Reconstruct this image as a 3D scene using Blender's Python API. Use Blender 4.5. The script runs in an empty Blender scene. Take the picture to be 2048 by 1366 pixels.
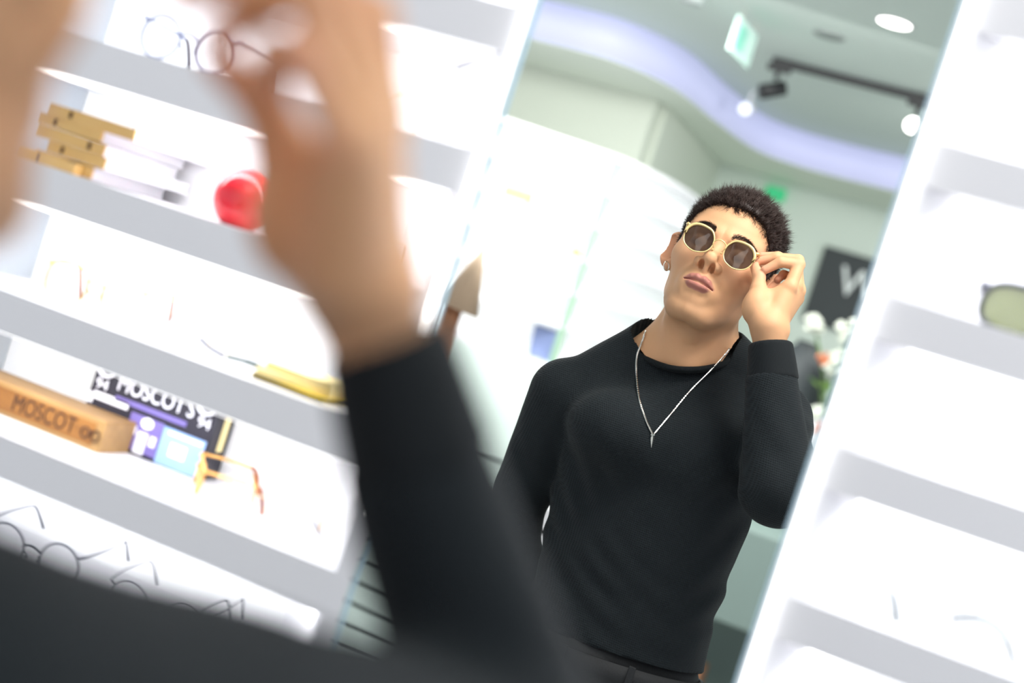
import bpy, bmesh, math, random
import numpy as np
from mathutils import Matrix, Vector

random.seed(7)
rng = np.random.default_rng(7)
C = bpy.context.scene.collection
PI = math.pi

# ------------------------------------------------------------------ camera, light, exposure
F_PX = 2844.44                       # 50 mm lens on a 36 mm wide sensor, 2048 px
YAW, PITCH, ROLL, EYE = math.radians(17.97), math.radians(-2.1), math.radians(17.85), 1.5


def cam_axes():
    F = np.array([-math.sin(YAW) * math.cos(PITCH), math.cos(YAW) * math.cos(PITCH), math.sin(PITCH)])
    r0 = np.array([math.cos(YAW), math.sin(YAW), 0.0])
    u0 = np.cross(r0, F)
    return r0 * math.cos(ROLL) + u0 * math.sin(ROLL), u0 * math.cos(ROLL) - r0 * math.sin(ROLL), F


CR, CU, CF = cam_axes()
CP = np.array([0.0, 0.0, EYE])


def ray(px, py):
    return (px - 1024) / F_PX * CR - (py - 683) / F_PX * CU + CF


def P(px, py, d):
    """measured place: the point seen at (px, py) at distance d along the view axis"""
    return CP + ray(px, py) * d


def on_y(px, py, y):
    v = ray(px, py)
    return CP + v * y / v[1]


def on_z(px, py, z):
    v = ray(px, py)
    return CP + v * (z - EYE) / v[2]


cd = bpy.data.cameras.new('camera')
cam = bpy.data.objects.new('camera', cd)
C.objects.link(cam)
cam.matrix_world = Matrix([[CR[i], CU[i], -CF[i], CP[i]] for i in range(3)] + [[0, 0, 0, 1]])
cd.sensor_width = 36
cd.lens = 50
cd.clip_start = 0.05
cd.dof.use_dof = True
cd.dof.focus_distance = 2.24
cd.dof.aperture_fstop = 2.2
bpy.context.scene.camera = cam

sc = bpy.context.scene
sc.view_settings.view_transform = 'Standard'
sc.view_settings.look = 'None'
sc.view_settings.exposure = 0.0
sc.view_settings.gamma = 1
sc.view_settings.use_curve_mapping = False
W = bpy.data.worlds.new('world')
sc.world = W
W.use_nodes = True
W.node_tree.nodes['Background'].inputs[0].default_value = (0.91, 0.925, 1.0, 1)
W.node_tree.nodes['Background'].inputs[1].default_value = 1.12


def area(name, loc, target, sx, sy, power, col=(1, 1, 1)):
    l = bpy.data.lights.new(name, 'AREA')
    l.shape = 'RECTANGLE'
    l.size, l.size_y, l.energy, l.color = sx, sy, power, col
    o = bpy.data.objects.new(name, l)
    o.location = loc
    d = Vector(target) - Vector(loc)
    o.rotation_euler = d.to_track_quat('-Z', 'Y').to_euler()
    C.objects.link(o)
    return o


# added area lights, no fitting: face key behind the glass, overhead on near side
area('face_key_light', (0.1, 1.75, 2.82), (-0.30, 2.2, 1.5), 0.9, 0.5, 44, (1.0, 0.97, 0.92))
area('near_overhead_light', (0.10, 0.55, 2.84), (-0.15, 0.75, 1.5), 1.6, 0.8, 18, (1.0, 0.96, 0.92))
area('room_lamp', (-1.6, 5.3, 2.86), (-1.8, 6.0, 0), 2.4, 1.6, 200, (1.0, 1.0, 0.97))

area('back_wall_fill', (0.1, 7.0, 2.84), (-0.3, 8.2, 0.6), 1.4, 0.8, 42, (1.0, 1.0, 0.97))  # unseen light added to brighten the back walls


# ------------------------------------------------------------------ materials
def mat(name, col, rough=0.5, metal=0.0, emit=None, estr=0.0, spec=0.5, sss=0.0):
    m = bpy.data.materials.new(name)
    m.use_nodes = True
    b = m.node_tree.nodes['Principled BSDF']
    b.inputs['Base Color'].default_value = (*col, 1)
    b.inputs['Roughness'].default_value = rough
    b.inputs['Metallic'].default_value = metal
    b.inputs['Specular IOR Level'].default_value = spec
    if emit:
        b.inputs['Emission Color'].default_value = (*emit, 1)
        b.inputs['Emission Strength'].default_value = estr
    if sss:
        b.inputs['Subsurface Weight'].default_value = sss
        b.inputs['Subsurface Radius'].default_value = (0.012, 0.005, 0.003)
        b.inputs['Subsurface Scale'].default_value = 0.4
    return m


def srgb(r, g, b):
    f = lambda c: (c / 255) / 12.92 if c <= 10 else ((c / 255 + 0.055) / 1.055) ** 2.4
    return (f(r), f(g), f(b))


def noise_mix(m, a, b, scale, detail=3, bump=0.0, stretch=None):
    nt = m.node_tree
    n = nt.nodes.new('ShaderNodeTexNoise')
    n.inputs['Scale'].default_value = scale
    n.inputs['Detail'].default_value = detail
    tc = nt.nodes.new('ShaderNodeTexCoord')
    src = tc.outputs['Object']
    if stretch:
        mp = nt.nodes.new('ShaderNodeMapping')
        mp.inputs['Scale'].default_value = stretch
        nt.links.new(src, mp.inputs[0])
        src = mp.outputs[0]
    nt.links.new(src, n.inputs['Vector'])
    r = nt.nodes.new('ShaderNodeValToRGB')
    r.color_ramp.elements[0].position, r.color_ramp.elements[1].position = 0.35, 0.65
    r.color_ramp.elements[0].color, r.color_ramp.elements[1].color = (*a, 1), (*b, 1)
    nt.links.new(n.outputs[0], r.inputs[0])
    bs = nt.nodes['Principled BSDF']
    nt.links.new(r.outputs[0], bs.inputs['Base Color'])
    if bump:
        bp = nt.nodes.new('ShaderNodeBump')
        bp.inputs['Distance'].default_value = bump
        nt.links.new(n.outputs[0], bp.inputs['Height'])
        nt.links.new(bp.outputs[0], bs.inputs['Normal'])
    return m


def glass(name, col, alpha, rough=0.02, spec=0.5):
    m = bpy.data.materials.new(name)
    m.use_nodes = True
    nt = m.node_tree
    b = nt.nodes['Principled BSDF']
    b.inputs['Base Color'].default_value = (*col, 1)
    b.inputs['Roughness'].default_value = rough
    b.inputs['Specular IOR Level'].default_value = spec
    tr = nt.nodes.new('ShaderNodeBsdfTransparent')
    mx = nt.nodes.new('ShaderNodeMixShader')
    mx.inputs[0].default_value = alpha
    nt.links.new(tr.outputs[0], mx.inputs[1])
    nt.links.new(b.outputs[0], mx.inputs[2])
    nt.links.new(mx.outputs[0], nt.nodes['Material Output'].inputs[0])
    return m


M = {}
M['white'] = mat('white_lacquer', (0.80, 0.80, 0.83), 0.35)
M['shelf_back'] = mat('white_back_board', (0.90, 0.91, 0.92), 0.5)
M['partition'] = mat('grey_partition', (0.50, 0.54, 0.58), 0.5)
M['led'] = mat('led_strip', (1, 1, 1), 0.5, emit=(1, 0.99, 0.97), estr=3.0)
M['glass_edge'] = mat('mirror_edge', (0.45, 0.62, 0.72), 0.15)
M['wall_green'] = mat('pale_green_wall', srgb(206, 213, 200), 0.6)
M['wall_mint'] = mat('mint_wall', srgb(208, 220, 211), 0.6)
M['ceiling'] = mat('grey_green_ceiling', srgb(205, 217, 211), 0.7)
M['soffit'] = mat('soffit', srgb(232, 240, 228), 0.6)
M['cove'] = mat('cove_light', (0.42, 0.43, 0.62), 0.5, emit=(0.66, 0.70, 1.0), estr=0.42)
M['postgreen'] = mat('post_green', (.30, .46, .34), .5)
M['floor'] = noise_mix(mat('grey_floor', (0.3, 0.31, 0.31), 0.35), (0.42, 0.43, 0.42), (0.48, 0.49, 0.48), 3)
M['lit'] = mat('backlit_panel', (0.9, 0.9, 0.9), 0.5, emit=(0.93, 1.0, 0.97), estr=0.42)
M['slat'] = mat('pale_slats', srgb(205, 220, 214), 0.5)
M['bench'] = mat('bench_grey_green', srgb(122, 140, 135), 0.5)
M['black'] = mat('black_matte', (0.012, 0.013, 0.015), 0.5)
M['darkgrey'] = mat('dark_grey', (0.03, 0.038, 0.042), 0.6)
M['lamp'] = mat('lamp_glow', (1, 1, 1), 0.5, emit=(1, 0.97, 0.92), estr=6)
M['exitglow'] = mat('exit_green', (0.02, 0.4, 0.16), 0.4, emit=(0.02, 0.5, 0.2), estr=0.5)
M['acrylic'] = mat('acrylic', srgb(196, 226, 216), 0.2)
M['tealink'] = mat('teal_marking', srgb(120, 190, 170), 0.4)
M['red'] = mat('red_gloss', srgb(225, 40, 55), 0.12)
M['gold'] = mat('gold_metal', (0.66, 0.42, 0.16), 0.25, 1.0)
M['palegold'] = mat('pale_gold', (0.92, 0.76, 0.46), 0.28, 1.0)
M['cream'] = mat('cream_gold_enamel', (0.88, 0.66, 0.30), 0.26, 0.45)
M['silver'] = mat('silver', (0.85, 0.84, 0.80), 0.22, 1.0)
M['gunmetal'] = mat('gunmetal', (0.06, 0.065, 0.09), 0.3, 0.6)
M['bluegrey'] = mat('blue_grey_metal', (0.14, 0.16, 0.25), 0.35, 0.5)
M['tortoise'] = noise_mix(mat('tortoise', (0.25, 0.06, 0.02), 0.25), (0.16, 0.03, 0.015), (0.45, 0.15, 0.04), 60)
M['amber'] = noise_mix(mat('amber', (0.6, 0.3, 0.06), 0.25), (0.62, 0.28, 0.06), (0.75, 0.42, 0.12), 60)
M['greentemple'] = mat('grey_green_plastic', (0.035, 0.06, 0.058), 0.3)
M['clear'] = glass('clear_lens', (0.85, 0.9, 0.95), 0.10)
M['brownlens'] = glass('brown_lens', (0.022, 0.011, 0.008), 0.90, 0.03, 0.28)
M['yellowlens'] = glass('yellow_lens', (0.24, 0.27, 0.13), 0.95, 0.06, 0.8)
M['wood'] = noise_mix(mat('oak', (0.6, 0.4, 0.16), 0.5), srgb(146, 112, 66), srgb(162, 126, 78), 14, 4, 0.0, (1, 6, 6))
M['woodface'] = noise_mix(mat('dark_oak', (0.5, 0.3, 0.1), 0.5), srgb(122, 78, 28), srgb(142, 94, 38), 12, 4, 0.0, (1, 6, 6))  # lettered face is a darker oak than the rest of the block
M['spine'] = noise_mix(mat('ochre_spine', (0.7, 0.5, 0.2), 0.5), srgb(216, 172, 98), srgb(226, 190, 128), 12, 2)
M['paper'] = mat('white_paper', (0.86, 0.86, 0.90), 0.6)
M['burnt'] = mat('burnt_letter', srgb(66, 36, 14), 0.7)
M['posterblack'] = mat('print_black', srgb(26, 24, 40), 0.5)
M['posterwhite'] = mat('print_white', (0.86, 0.87, 0.95), 0.5)
M['posterviolet'] = mat('print_violet', srgb(112, 100, 166), 0.5)
M['posterblue'] = mat('print_blue', srgb(140, 172, 222), 0.5)
M['yellow'] = mat('yellow_cover', srgb(238, 205, 30), 0.4)
M['yellowpage'] = mat('cream_pages', srgb(238, 220, 160), 0.6)
M['tan'] = mat('tan_leather', srgb(190, 164, 138), 0.5)
M['brown'] = mat('brown_wood', srgb(172, 120, 86), 0.5)
M['leaf'] = noise_mix(mat('leaf_green', (0.1, 0.2, 0.05), 0.5), srgb(60, 96, 40), srgb(110, 140, 70), 20)
M['petal'] = mat('white_petal', (0.78, 0.82, 0.72), 0.6)
M['orange'] = mat('orange_petal', srgb(214, 130, 90), 0.6)
M['hair'] = mat('dark_hair', (0.030, 0.016, 0.013), 0.5, spec=0.35)
M['trousers'] = noise_mix(mat('black_trousers', (0.012, 0.013, 0.015), 0.7), (0.010, 0.011, 0.013), (0.015, 0.016, 0.019), 400)
M['shoe'] = mat('black_shoe', (0.01, 0.01, 0.01), 0.3)


def knit_material(name, rib):
    m = mat(name, (0.0080, 0.0108, 0.0130), 0.8, spec=0.2)
    nt = m.node_tree
    tc = nt.nodes.new('ShaderNodeTexCoord')
    sp = nt.nodes.new('ShaderNodeSeparateXYZ')
    nt.links.new(tc.outputs['Object'], sp.inputs[0])

    def math_(op, a, b=None):
        n = nt.nodes.new('ShaderNodeMath')
        n.operation = op
        for i, v in enumerate((a, b)):
            if v is None:
                continue
            if isinstance(v, (int, float)):
                n.inputs[i].default_value = v
            else:
                nt.links.new(v, n.inputs[i])
        return n.outputs[0]
    k = 2 * PI / 0.0033
    xs = math_('SINE', math_('MULTIPLY', math_('ADD', sp.outputs[0], math_('MULTIPLY', sp.outputs[1], 0.7)), k * (1.6 if rib else 1)))
    zs = math_('SINE', math_('MULTIPLY', sp.outputs[2], k))
    h = xs if rib else math_('MAXIMUM', xs, zs)
    bp = nt.nodes.new('ShaderNodeBump')
    bp.inputs['Strength'].default_value = 0.25 if rib else 0.6
    bp.inputs['Distance'].default_value = 0.0006
    nt.links.new(h, bp.inputs['Height'])
    b = nt.nodes['Principled BSDF']
    nt.links.new(bp.outputs[0], b.inputs['Normal'])
    b.inputs['Sheen Weight'].default_value = 0.04
    b.inputs['Sheen Roughness'].default_value = 0.5
    if not rib:
        rp = nt.nodes.new('ShaderNodeValToRGB')
        rp.color_ramp.elements[0].color = (0.0048, 0.0068, 0.0084, 1)
        rp.color_ramp.elements[1].color = (0.0112, 0.0162, 0.0198, 1)
        nt.links.new(math_('ADD', math_('MULTIPLY', h, 0.5), 0.5), rp.inputs[0])
        nt.links.new(rp.outputs[0], b.inputs['Base Color'])
    return m


M['knit'] = knit_material('waffle_knit', False)
M['rib'] = knit_material('ribbed_knit', True)


def skin_material():
    m = mat('skin', srgb(222, 170, 128), 0.55, spec=0.3, sss=0.12)
    nt = m.node_tree
    b = nt.nodes['Principled BSDF']
    at = nt.nodes.new('ShaderNodeAttribute')
    at.attribute_name = 'tone'
    sp = nt.nodes.new('ShaderNodeSeparateColor')
    nt.links.new(at.outputs['Color'], sp.inputs[0])
    base = (*srgb(219, 168, 127), 1)
    prev = None
    for i, col in enumerate((srgb(178, 118, 106), srgb(152, 118, 90), srgb(226, 164, 136))):
        mx = nt.nodes.new('ShaderNodeMix')
        mx.data_type = 'RGBA'
        nt.links.new(sp.outputs[i], mx.inputs[0])
        if prev is None:
            mx.inputs[6].default_value = base
        else:
            nt.links.new(prev, mx.inputs[6])
        mx.inputs[7].default_value = (*col, 1)
        prev = mx.outputs[2]
    nt.links.new(prev, b.inputs['Base Color'])
    n = nt.nodes.new('ShaderNodeTexNoise')
    n.inputs['Scale'].default_value = 900
    tc = nt.nodes.new('ShaderNodeTexCoord')
    nt.links.new(tc.outputs['Object'], n.inputs['Vector'])
    bp = nt.nodes.new('ShaderNodeBump')
    bp.inputs['Distance'].default_value = 0.00025
    bp.inputs['Strength'].default_value = 0.5
    nt.links.new(n.outputs[0], bp.inputs['Height'])
    nt.links.new(bp.outputs[0], b.inputs['Normal'])
    return m


M['skin'] = skin_material()


# ------------------------------------------------------------------ object helpers
def tag(o, label=None, cat=None, group=None, kind=None):
    if label:
        o['label'] = label
    if cat:
        o['category'] = cat
    if group:
        o['group'] = group
    if kind:
        o['kind'] = kind
    return o


def empty(name, loc, label, cat, group=None, rot=(0, 0, 0)):
    o = bpy.data.objects.new(name, None)
    o.empty_display_size = 0.05
    o.location = loc
    o.rotation_euler = rot
    C.objects.link(o)
    return tag(o, label, cat, group)


def link(name, me, material, parent=None, smooth=False):
    o = bpy.data.objects.new(name, me)
    if material is not None:
        for mm in (material if isinstance(material, (list, tuple)) else [material]):
            me.materials.append(mm)
    if smooth:
        me.polygons.foreach_set('use_smooth', [True] * len(me.polygons))
    C.objects.link(o)
    if parent is not None:
        o.parent = parent
    return o


def mesh_np(name, v, f, tone=None):
    me = bpy.data.meshes.new(name)
    v = np.asarray(v, dtype=np.float32)
    f = np.asarray(f, dtype=np.int32)
    n = f.shape[1]
    me.vertices.add(len(v))
    me.vertices.foreach_set('co', v.ravel())
    me.loops.add(f.size)
    me.loops.foreach_set('vertex_index', f.ravel())
    me.polygons.add(len(f))
    me.polygons.foreach_set('loop_start', np.arange(0, f.size, n, dtype=np.int32))
    me.polygons.foreach_set('loop_total', np.full(len(f), n, dtype=np.int32))
    me.update(calc_edges=True)
    if tone is not None:
        a = me.color_attributes.new('tone', 'FLOAT_COLOR', 'POINT')
        a.data.foreach_set('color', np.c_[tone, np.ones(len(v))].astype(np.float32).ravel())
    return me


class MB:
    """collects boxes, tubes and lofts into one mesh"""

    def __init__(self):
        self.bm = bmesh.new()

    def box(self, c, s, rot=None, bevel=0.0):
        r = bmesh.ops.create_cube(self.bm, size=1)
        mtx = Matrix.Translation(Vector(c)) @ (rot.to_4x4() if rot is not None else Matrix.Identity(4)) @ Matrix.Diagonal((*s, 1))
        bmesh.ops.transform(self.bm, matrix=mtx, verts=r['verts'])
        if bevel:
            es = list({e for v in r['verts'] for e in v.link_edges})
            bmesh.ops.bevel(self.bm, geom=es, offset=bevel, segments=3, profile=0.5, affect='EDGES')
        return self

    def prism(self, poly, z0, z1, axis='z'):
        """extruded outline; poly is a list of 2-D points"""
        def pt(a, b, c):
            return {'z': (a, b, c), 'y': (a, c, b), 'x': (c, a, b)}[axis]
        lo = [self.bm.verts.new(pt(a, b, z0)) for a, b in poly]
        hi = [self.bm.verts.new(pt(a, b, z1)) for a, b in poly]
        self.bm.faces.new(lo[::-1])
        self.bm.faces.new(hi)
        k = len(poly)
        for i in range(k):
            self.bm.faces.new((lo[i], lo[(i + 1) % k], hi[(i + 1) % k], hi[i]))
        return self

    def tube(self, pts, rad, seg=8, closed=False, flat=1.0):
        pts = [Vector(p) for p in pts]
        n = len(pts)
        rads = rad if isinstance(rad, (list, tuple)) else [rad] * n
        rings = []
        up = None
        for i, p in enumerate(pts):
            a = pts[(i - 1) % n] if (closed or i > 0) else p
            b = pts[(i + 1) % n] if (closed or i < n - 1) else p
            t = (b - a).normalized()
            if up is None:
                up = t.cross(Vector((0.31, 0.17, 0.93)))
                if up.length < 1e-3:
                    up = t.cross(Vector((1, 0, 0)))
            u = (up - t * up.dot(t)).normalized()
            up = u
            w = t.cross(u)
            rings.append([self.bm.verts.new(p + u * (math.cos(2 * PI * k / seg) * rads[i]) + w * (math.sin(2 * PI * k / seg) * rads[i] * flat)) for k in range(seg)])
        m = n if closed else n - 1
        for i in range(m):
            A, B = rings[i], rings[(i + 1) % n]
            for k in range(seg):
                self.bm.faces.new((A[k], A[(k + 1) % seg], B[(k + 1) % seg], B[k]))
        if not closed:
            self.bm.faces.new(rings[0][::-1])
            self.bm.faces.new(rings[-1])
        return self

    def lathe(self, prof, c=(0, 0, 0), seg=32):
        c = Vector(c)
        rings = [[self.bm.verts.new(c + Vector((r * math.cos(2 * PI * k / seg), r * math.sin(2 * PI * k / seg), z))) for k in range(seg)] for r, z in prof]
        for A, B in zip(rings, rings[1:]):
            for k in range(seg):
                self.bm.faces.new((A[k], A[(k + 1) % seg], B[(k + 1) % seg], B[k]))
        self.bm.faces.new(rings[0][::-1])
        self.bm.faces.new(rings[-1])
        return self

    def ball(self, c, s, sub=2):
        r = bmesh.ops.create_icosphere(self.bm, subdivisions=sub, radius=1)
        bmesh.ops.transform(self.bm, matrix=Matrix.Translation(Vector(c)) @ Matrix.Diagonal((*s, 1)), verts=r['verts'])
        return self

    def build(self, name, material, parent=None, smooth=False):
        me = bpy.data.meshes.new(name)
        bmesh.ops.recalc_face_normals(self.bm, faces=self.bm.faces)
        self.bm.to_mesh(me)
        self.bm.free()
        return link(name, me, material, parent, smooth)


def spline(pts, n=8, closed=False):
    pts = [np.asarray(p, float) for p in pts]
    out = []
    m = len(pts)
    for i in range(m if closed else m - 1):
        g = (lambda j: pts[j % m]) if closed else (lambda j: pts[min(max(j, 0), m - 1)])
        p0, p1, p2, p3 = g(i - 1), g(i), g(i + 1), g(i + 2)
        for t in np.linspace(0, 1, n, endpoint=False):
            out.append(0.5 * (2 * p1 + (p2 - p0) * t + (2 * p0 - 5 * p1 + 4 * p2 - p3) * t * t + (3 * p1 - p0 - 3 * p2 + p3) * t ** 3))
    if not closed:
        out.append(pts[-1])
    return out


def text_mesh(s, size, extrude=0.0006, align='CENTER', mirror=False):
    cu = bpy.data.curves.new('lettering', 'FONT')
    cu.body = s
    cu.size = size
    cu.extrude = extrude
    cu.align_x = align
    cu.align_y = 'CENTER'
    o = bpy.data.objects.new('lettering', cu)
    C.objects.link(o)
    dg = bpy.context.evaluated_depsgraph_get()
    dg.update()
    me = bpy.data.meshes.new_from_object(o.evaluated_get(dg))
    bpy.data.objects.remove(o)
    if mirror:
        me.transform(Matrix.Diagonal((-1, 1, 1, 1)))
        me.flip_normals()
    me.materials.clear()
    return me


# ------------------------------------------------------------------ distance fields -> surfaces
def smin(a, b, k):
    h = np.clip(0.5 + 0.5 * (b - a) / k, 0, 1)
    return b + (a - b) * h - k * h * (1 - h)


def smax(a, b, k):
    return -smin(-a, -b, k)


def sphere(p, c, r):
    return np.linalg.norm(p - np.asarray(c, np.float32), axis=1) - r


def ellip(p, c, r, rot=None):
    q = p - np.asarray(c, np.float32)
    if rot is not None:
        q = q @ np.asarray(rot, np.float32)
    r = np.asarray(r, np.float32)
    k0 = np.linalg.norm(q / r, axis=1)
    k1 = np.linalg.norm(q / (r * r), axis=1) + 1e-9
    return k0 * (k0 - 1) / k1


def cone(p, a, b, ra, rb):
    """capsule whose radius runs from ra to rb"""
    a = np.asarray(a, np.float32)
    b = np.asarray(b, np.float32)
    ab = b - a
    t = np.clip(((p - a) @ ab) / float(ab @ ab), 0, 1)
    return np.linalg.norm(p - a - t[:, None] * ab, axis=1) - (ra + (rb - ra) * t)


def surface(f, lo, hi, res, block=12):
    lo, hi = np.asarray(lo, float), np.asarray(hi, float)
    nb = np.ceil((hi - lo) / (res * block)).astype(int)
    n = nb * block + 1
    g = np.full(n, 1.0, np.float32)
    cb = np.stack(np.meshgrid(*[np.arange(k) for k in nb], indexing='ij'), -1).reshape(-1, 3)
    cen = (lo + (cb + 0.5) * block * res).astype(np.float32)
    dv = f(cen)
    half = block * res * 0.5 * 1.7321
    ax = np.arange(block + 1)
    off = np.stack(np.meshgrid(ax, ax, ax, indexing='ij'), -1).reshape(-1, 3)
    act = np.abs(dv) < half * 1.5 + 0.012
    for b in cb[~act & (dv < 0)]:
        s = tuple(slice(b[i] * block, b[i] * block + block + 1) for i in range(3))
        g[s] = -1.0
    A = cb[act]
    for i in range(0, len(A), 160):
        idx = (A[i:i + 160, None, :] * block + off[None]).reshape(-1, 3)
        v = f((lo + idx * res).astype(np.float32))
        g[idx[:, 0], idx[:, 1], idx[:, 2]] = v
    ins = g < 0
    # cells crossed by the surface
    cnt = np.zeros(n - 1, np.int8)
    for dx in (0, 1):
        for dy in (0, 1):
            for dz in (0, 1):
                cnt += ins[dx:n[0] - 1 + dx, dy:n[1] - 1 + dy, dz:n[2] - 1 + dz]
    cells = np.argwhere((cnt > 0) & (cnt < 8))
    vid = np.full(n - 1, -1, np.int64)
    vid[cells[:, 0], cells[:, 1], cells[:, 2]] = np.arange(len(cells))
    acc = np.zeros((len(cells), 3))
    num = np.zeros(len(cells))
    cor = [(a, b, c) for a in (0, 1) for b in (0, 1) for c in (0, 1)]
    for a in cor:
        for ax_ in range(3):
            if a[ax_]:
                continue
            b = list(a)
            b[ax_] = 1
            va = g[cells[:, 0] + a[0], cells[:, 1] + a[1], cells[:, 2] + a[2]]
            vb = g[cells[:, 0] + b[0], cells[:, 1] + b[1], cells[:, 2] + b[2]]
            m = (va < 0) != (vb < 0)
            t = va[m] / (va[m] - vb[m])
            q = np.tile(np.array(a, float), (m.sum(), 1))
            q[:, ax_] += t
            acc[m] += q
            num[m] += 1
    v = lo + (cells + acc / num[:, None]) * res
    faces = []
    for ax_ in range(3):
        o1, o2 = [(1, 2), (2, 0), (0, 1)][ax_]
        sl = [slice(None)] * 3
        sl[ax_] = slice(0, n[ax_] - 1)
        sh = [slice(None)] * 3
        sh[ax_] = slice(1, n[ax_])
        e = np.argwhere(ins[tuple(sl)] != ins[tuple(sh)])
        e = e[(e[:, o1] > 0) & (e[:, o2] > 0) & (e[:, o1] < n[o1] - 1) & (e[:, o2] < n[o2] - 1)]
        if not len(e):
            continue
        q = []
        for d1, d2 in ((1, 1), (0, 1), (0, 0), (1, 0)):
            c = e.copy()
            c[:, o1] -= d1
            c[:, o2] -= d2
            q.append(vid[c[:, 0], c[:, 1], c[:, 2]])
        q = np.stack(q, 1)
        flip = ~ins[e[:, 0], e[:, 1], e[:, 2]]
        q[flip] = q[flip][:, ::-1]
        faces.append(q)
    return v, np.concatenate(faces)


def keep(v, f, mask):
    """drops the faces whose corners are all outside mask"""
    f = f[mask[f].any(axis=1)]
    u, inv = np.unique(f, return_inverse=True)
    return v[u], inv.reshape(f.shape)


def join(parts):
    vs, fs, n = [], [], 0
    for v, f in parts:
        vs.append(v)
        fs.append(f + n)
        n += len(v)
    return np.concatenate(vs), np.concatenate(fs)


# ------------------------------------------------------------------ the man
A_ = lambda p: np.asarray(p, np.float32)
# head frame: X to the viewer's right, Y up through the crown, Z out of the face
rl, yw, pt = math.radians(25.5), math.radians(17), math.radians(11)
hx = CR * math.cos(rl) - CU * math.sin(rl)
hy = CU * math.cos(rl) + CR * math.sin(rl)
hz = -CF
hz, hx = hz * math.cos(yw) - hx * math.sin(yw), hx * math.cos(yw) + hz * math.sin(yw)
hz, hy = hz * math.cos(pt) + hy * math.sin(pt), hy * math.cos(pt) - hz * math.sin(pt)
HO = P(1431, 553, 2.325)
HR = A_(np.stack([hx, hy, hz], 1))          # local -> world


def h2w(p):
    return HO + np.asarray(p) @ HR.T


def w2h(p):
    return (p - A_(HO)) @ HR


def rot_y(a):
    c, s = math.cos(a), math.sin(a)
    return np.array([[c, 0, s], [0, 1, 0], [-s, 0, c]])


def chain(p, pts, rad, k=0.003):
    d = None
    for a, b, ra, rb in zip(pts, pts[1:], rad, rad[1:]):
        e = cone(p, a, b, ra, rb)
        d = e if d is None else smin(d, e, k)
    return d


LIP_SLIT = ((0, -.0500, .1080), (.012, -.0497, .1050), (.0245, -.0515, .0965))
lip_up = lambda s, g=0.0: chain(s, ((0, -.0440, .1015), (.006, -.0428, .1010), (.014, -.0448, .0985), (.0235, -.0502, .0925)), (.0036 + g, .0042 + g, .0037 + g, .0016 + g), .003)
lip_low = lambda s, g=0.0: chain(s, ((0, -.0570, .0990), (.011, -.0562, .0972), (.0220, -.0520, .0920)), (.0052 + g, .0046 + g, .0016 + g), .003)


def head_sdf(q):
    """bare head in head coordinates"""
    s = q.copy()
    s[:, 0] = np.abs(s[:, 0])
    d = ellip(q, (0, 0.052, -0.012), (0.077, 0.092, 0.097))
    d = smin(d, ellip(q, (0, 0.050, 0.030), (0.064, 0.060, 0.062)), 0.03)          # forehead
    d = smin(d, ellip(q, (0, -0.008, 0.032), (0.066, 0.070, 0.058)), 0.03)         # mid face
    d = smin(d, ellip(q, (0, -0.060, 0.034), (0.048, 0.044, 0.052)), 0.025)        # jaw
    d = smin(d, cone(s, (0.043, -0.052, 0.004), (0.024, -0.090, 0.058), 0.0155, 0.015), 0.022)
    d = smin(d, cone(s, (0.045, -0.050, 0.002), (0.060, 0.0, -0.005), 0.014, 0.014), 0.02)
    d = smin(d, cone(s, (0.0, -0.091, 0.073), (0.012, -0.091, 0.070), 0.0155, 0.014), 0.018)   # chin
    d = smin(d, cone(s, (0.052, -0.002, 0.050), (0.040, -0.010, 0.066), 0.016, 0.014), 0.022)  # cheekbone
    d = smin(d, cone(s, (0.010, 0.038, 0.090), (0.046, 0.043, 0.068), 0.008, 0.009), 0.014)    # brow ridge
    d = smax(d, -ellip(s, (0.033, 0.019, 0.102), (0.019, 0.011, 0.016)), 0.012)    # eye sockets
    d = smin(d, ellip(s, (0.032, 0.019, 0.078), (0.0135, 0.0115, 0.0125)), 0.004)
    d = smin(d, ellip(q, (0, -0.050, 0.078), (0.034, 0.028, 0.024)), 0.014)        # muzzle
    # nose
    d = smin(d, cone(q, (0, 0.026, 0.087), (0, -0.005, 0.1035), 0.0075, 0.0098), 0.010)
    d = smin(d, sphere(q, (0, -0.0085, 0.1060), 0.0108), 0.006)
    d = smin(d, ellip(s, (0.0155, -0.0168, 0.0970), (0.0082, 0.0080, 0.0105)), 0.006)
    d = smin(d, cone(q, (0, -0.014, 0.1070), (0, -0.029, 0.098), 0.0042, 0.004), 0.004)
    d = smax(d, -ellip(s, (0.0094, -0.0205, 0.1010), (0.0046, 0.0066, 0.0160)), 0.002)
    # lips
    d = smin(d, lip_up(s), 0.003)
    d = smin(d, lip_low(s), 0.004)
    for dz in (0.0, -.0024, -.0048):
        d = smax(d, -chain(s - A_((0, 0, dz)), LIP_SLIT, (.0017, .0016, .0011), .001), 0.0008)
    d = smax(d, -cone(q, (-0.002, -0.032, 0.109), (0.0, -0.037, 0.1085), 0.003, 0.003), 0.005)  # philtrum
    d = smax(d, -cone(s, (0, -0.0685, 0.1035), (0.014, -0.0675, 0.098), 0.006, 0.005), 0.012)   # under the lip
    # ears
    R = rot_y(0.95)
    e = ellip(s, (0.0865, 0.016, -0.012), (0.0070, 0.0335, 0.0195), R)
    e = smax(e, -ellip(s, (0.0935, 0.017, -0.004), (0.0070, 0.0225, 0.0125), R), 0.003)
    e = smin(e, ellip(s, (0.0790, -0.012, -0.003), (0.0060, 0.0105, 0.0080)), 0.005)
    e = smin(e, ellip(s, (0.0765, 0.008, 0.004), (0.005, 0.007, 0.005)), 0.004)
    return smin(d, e, 0.006)


# the standing places of the joints, read off the reflection
ARM_K = 1.0                       # thickness of the raised forearm and wrist
OFF = np.zeros(3)
HOFF = np.zeros(3)


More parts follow.
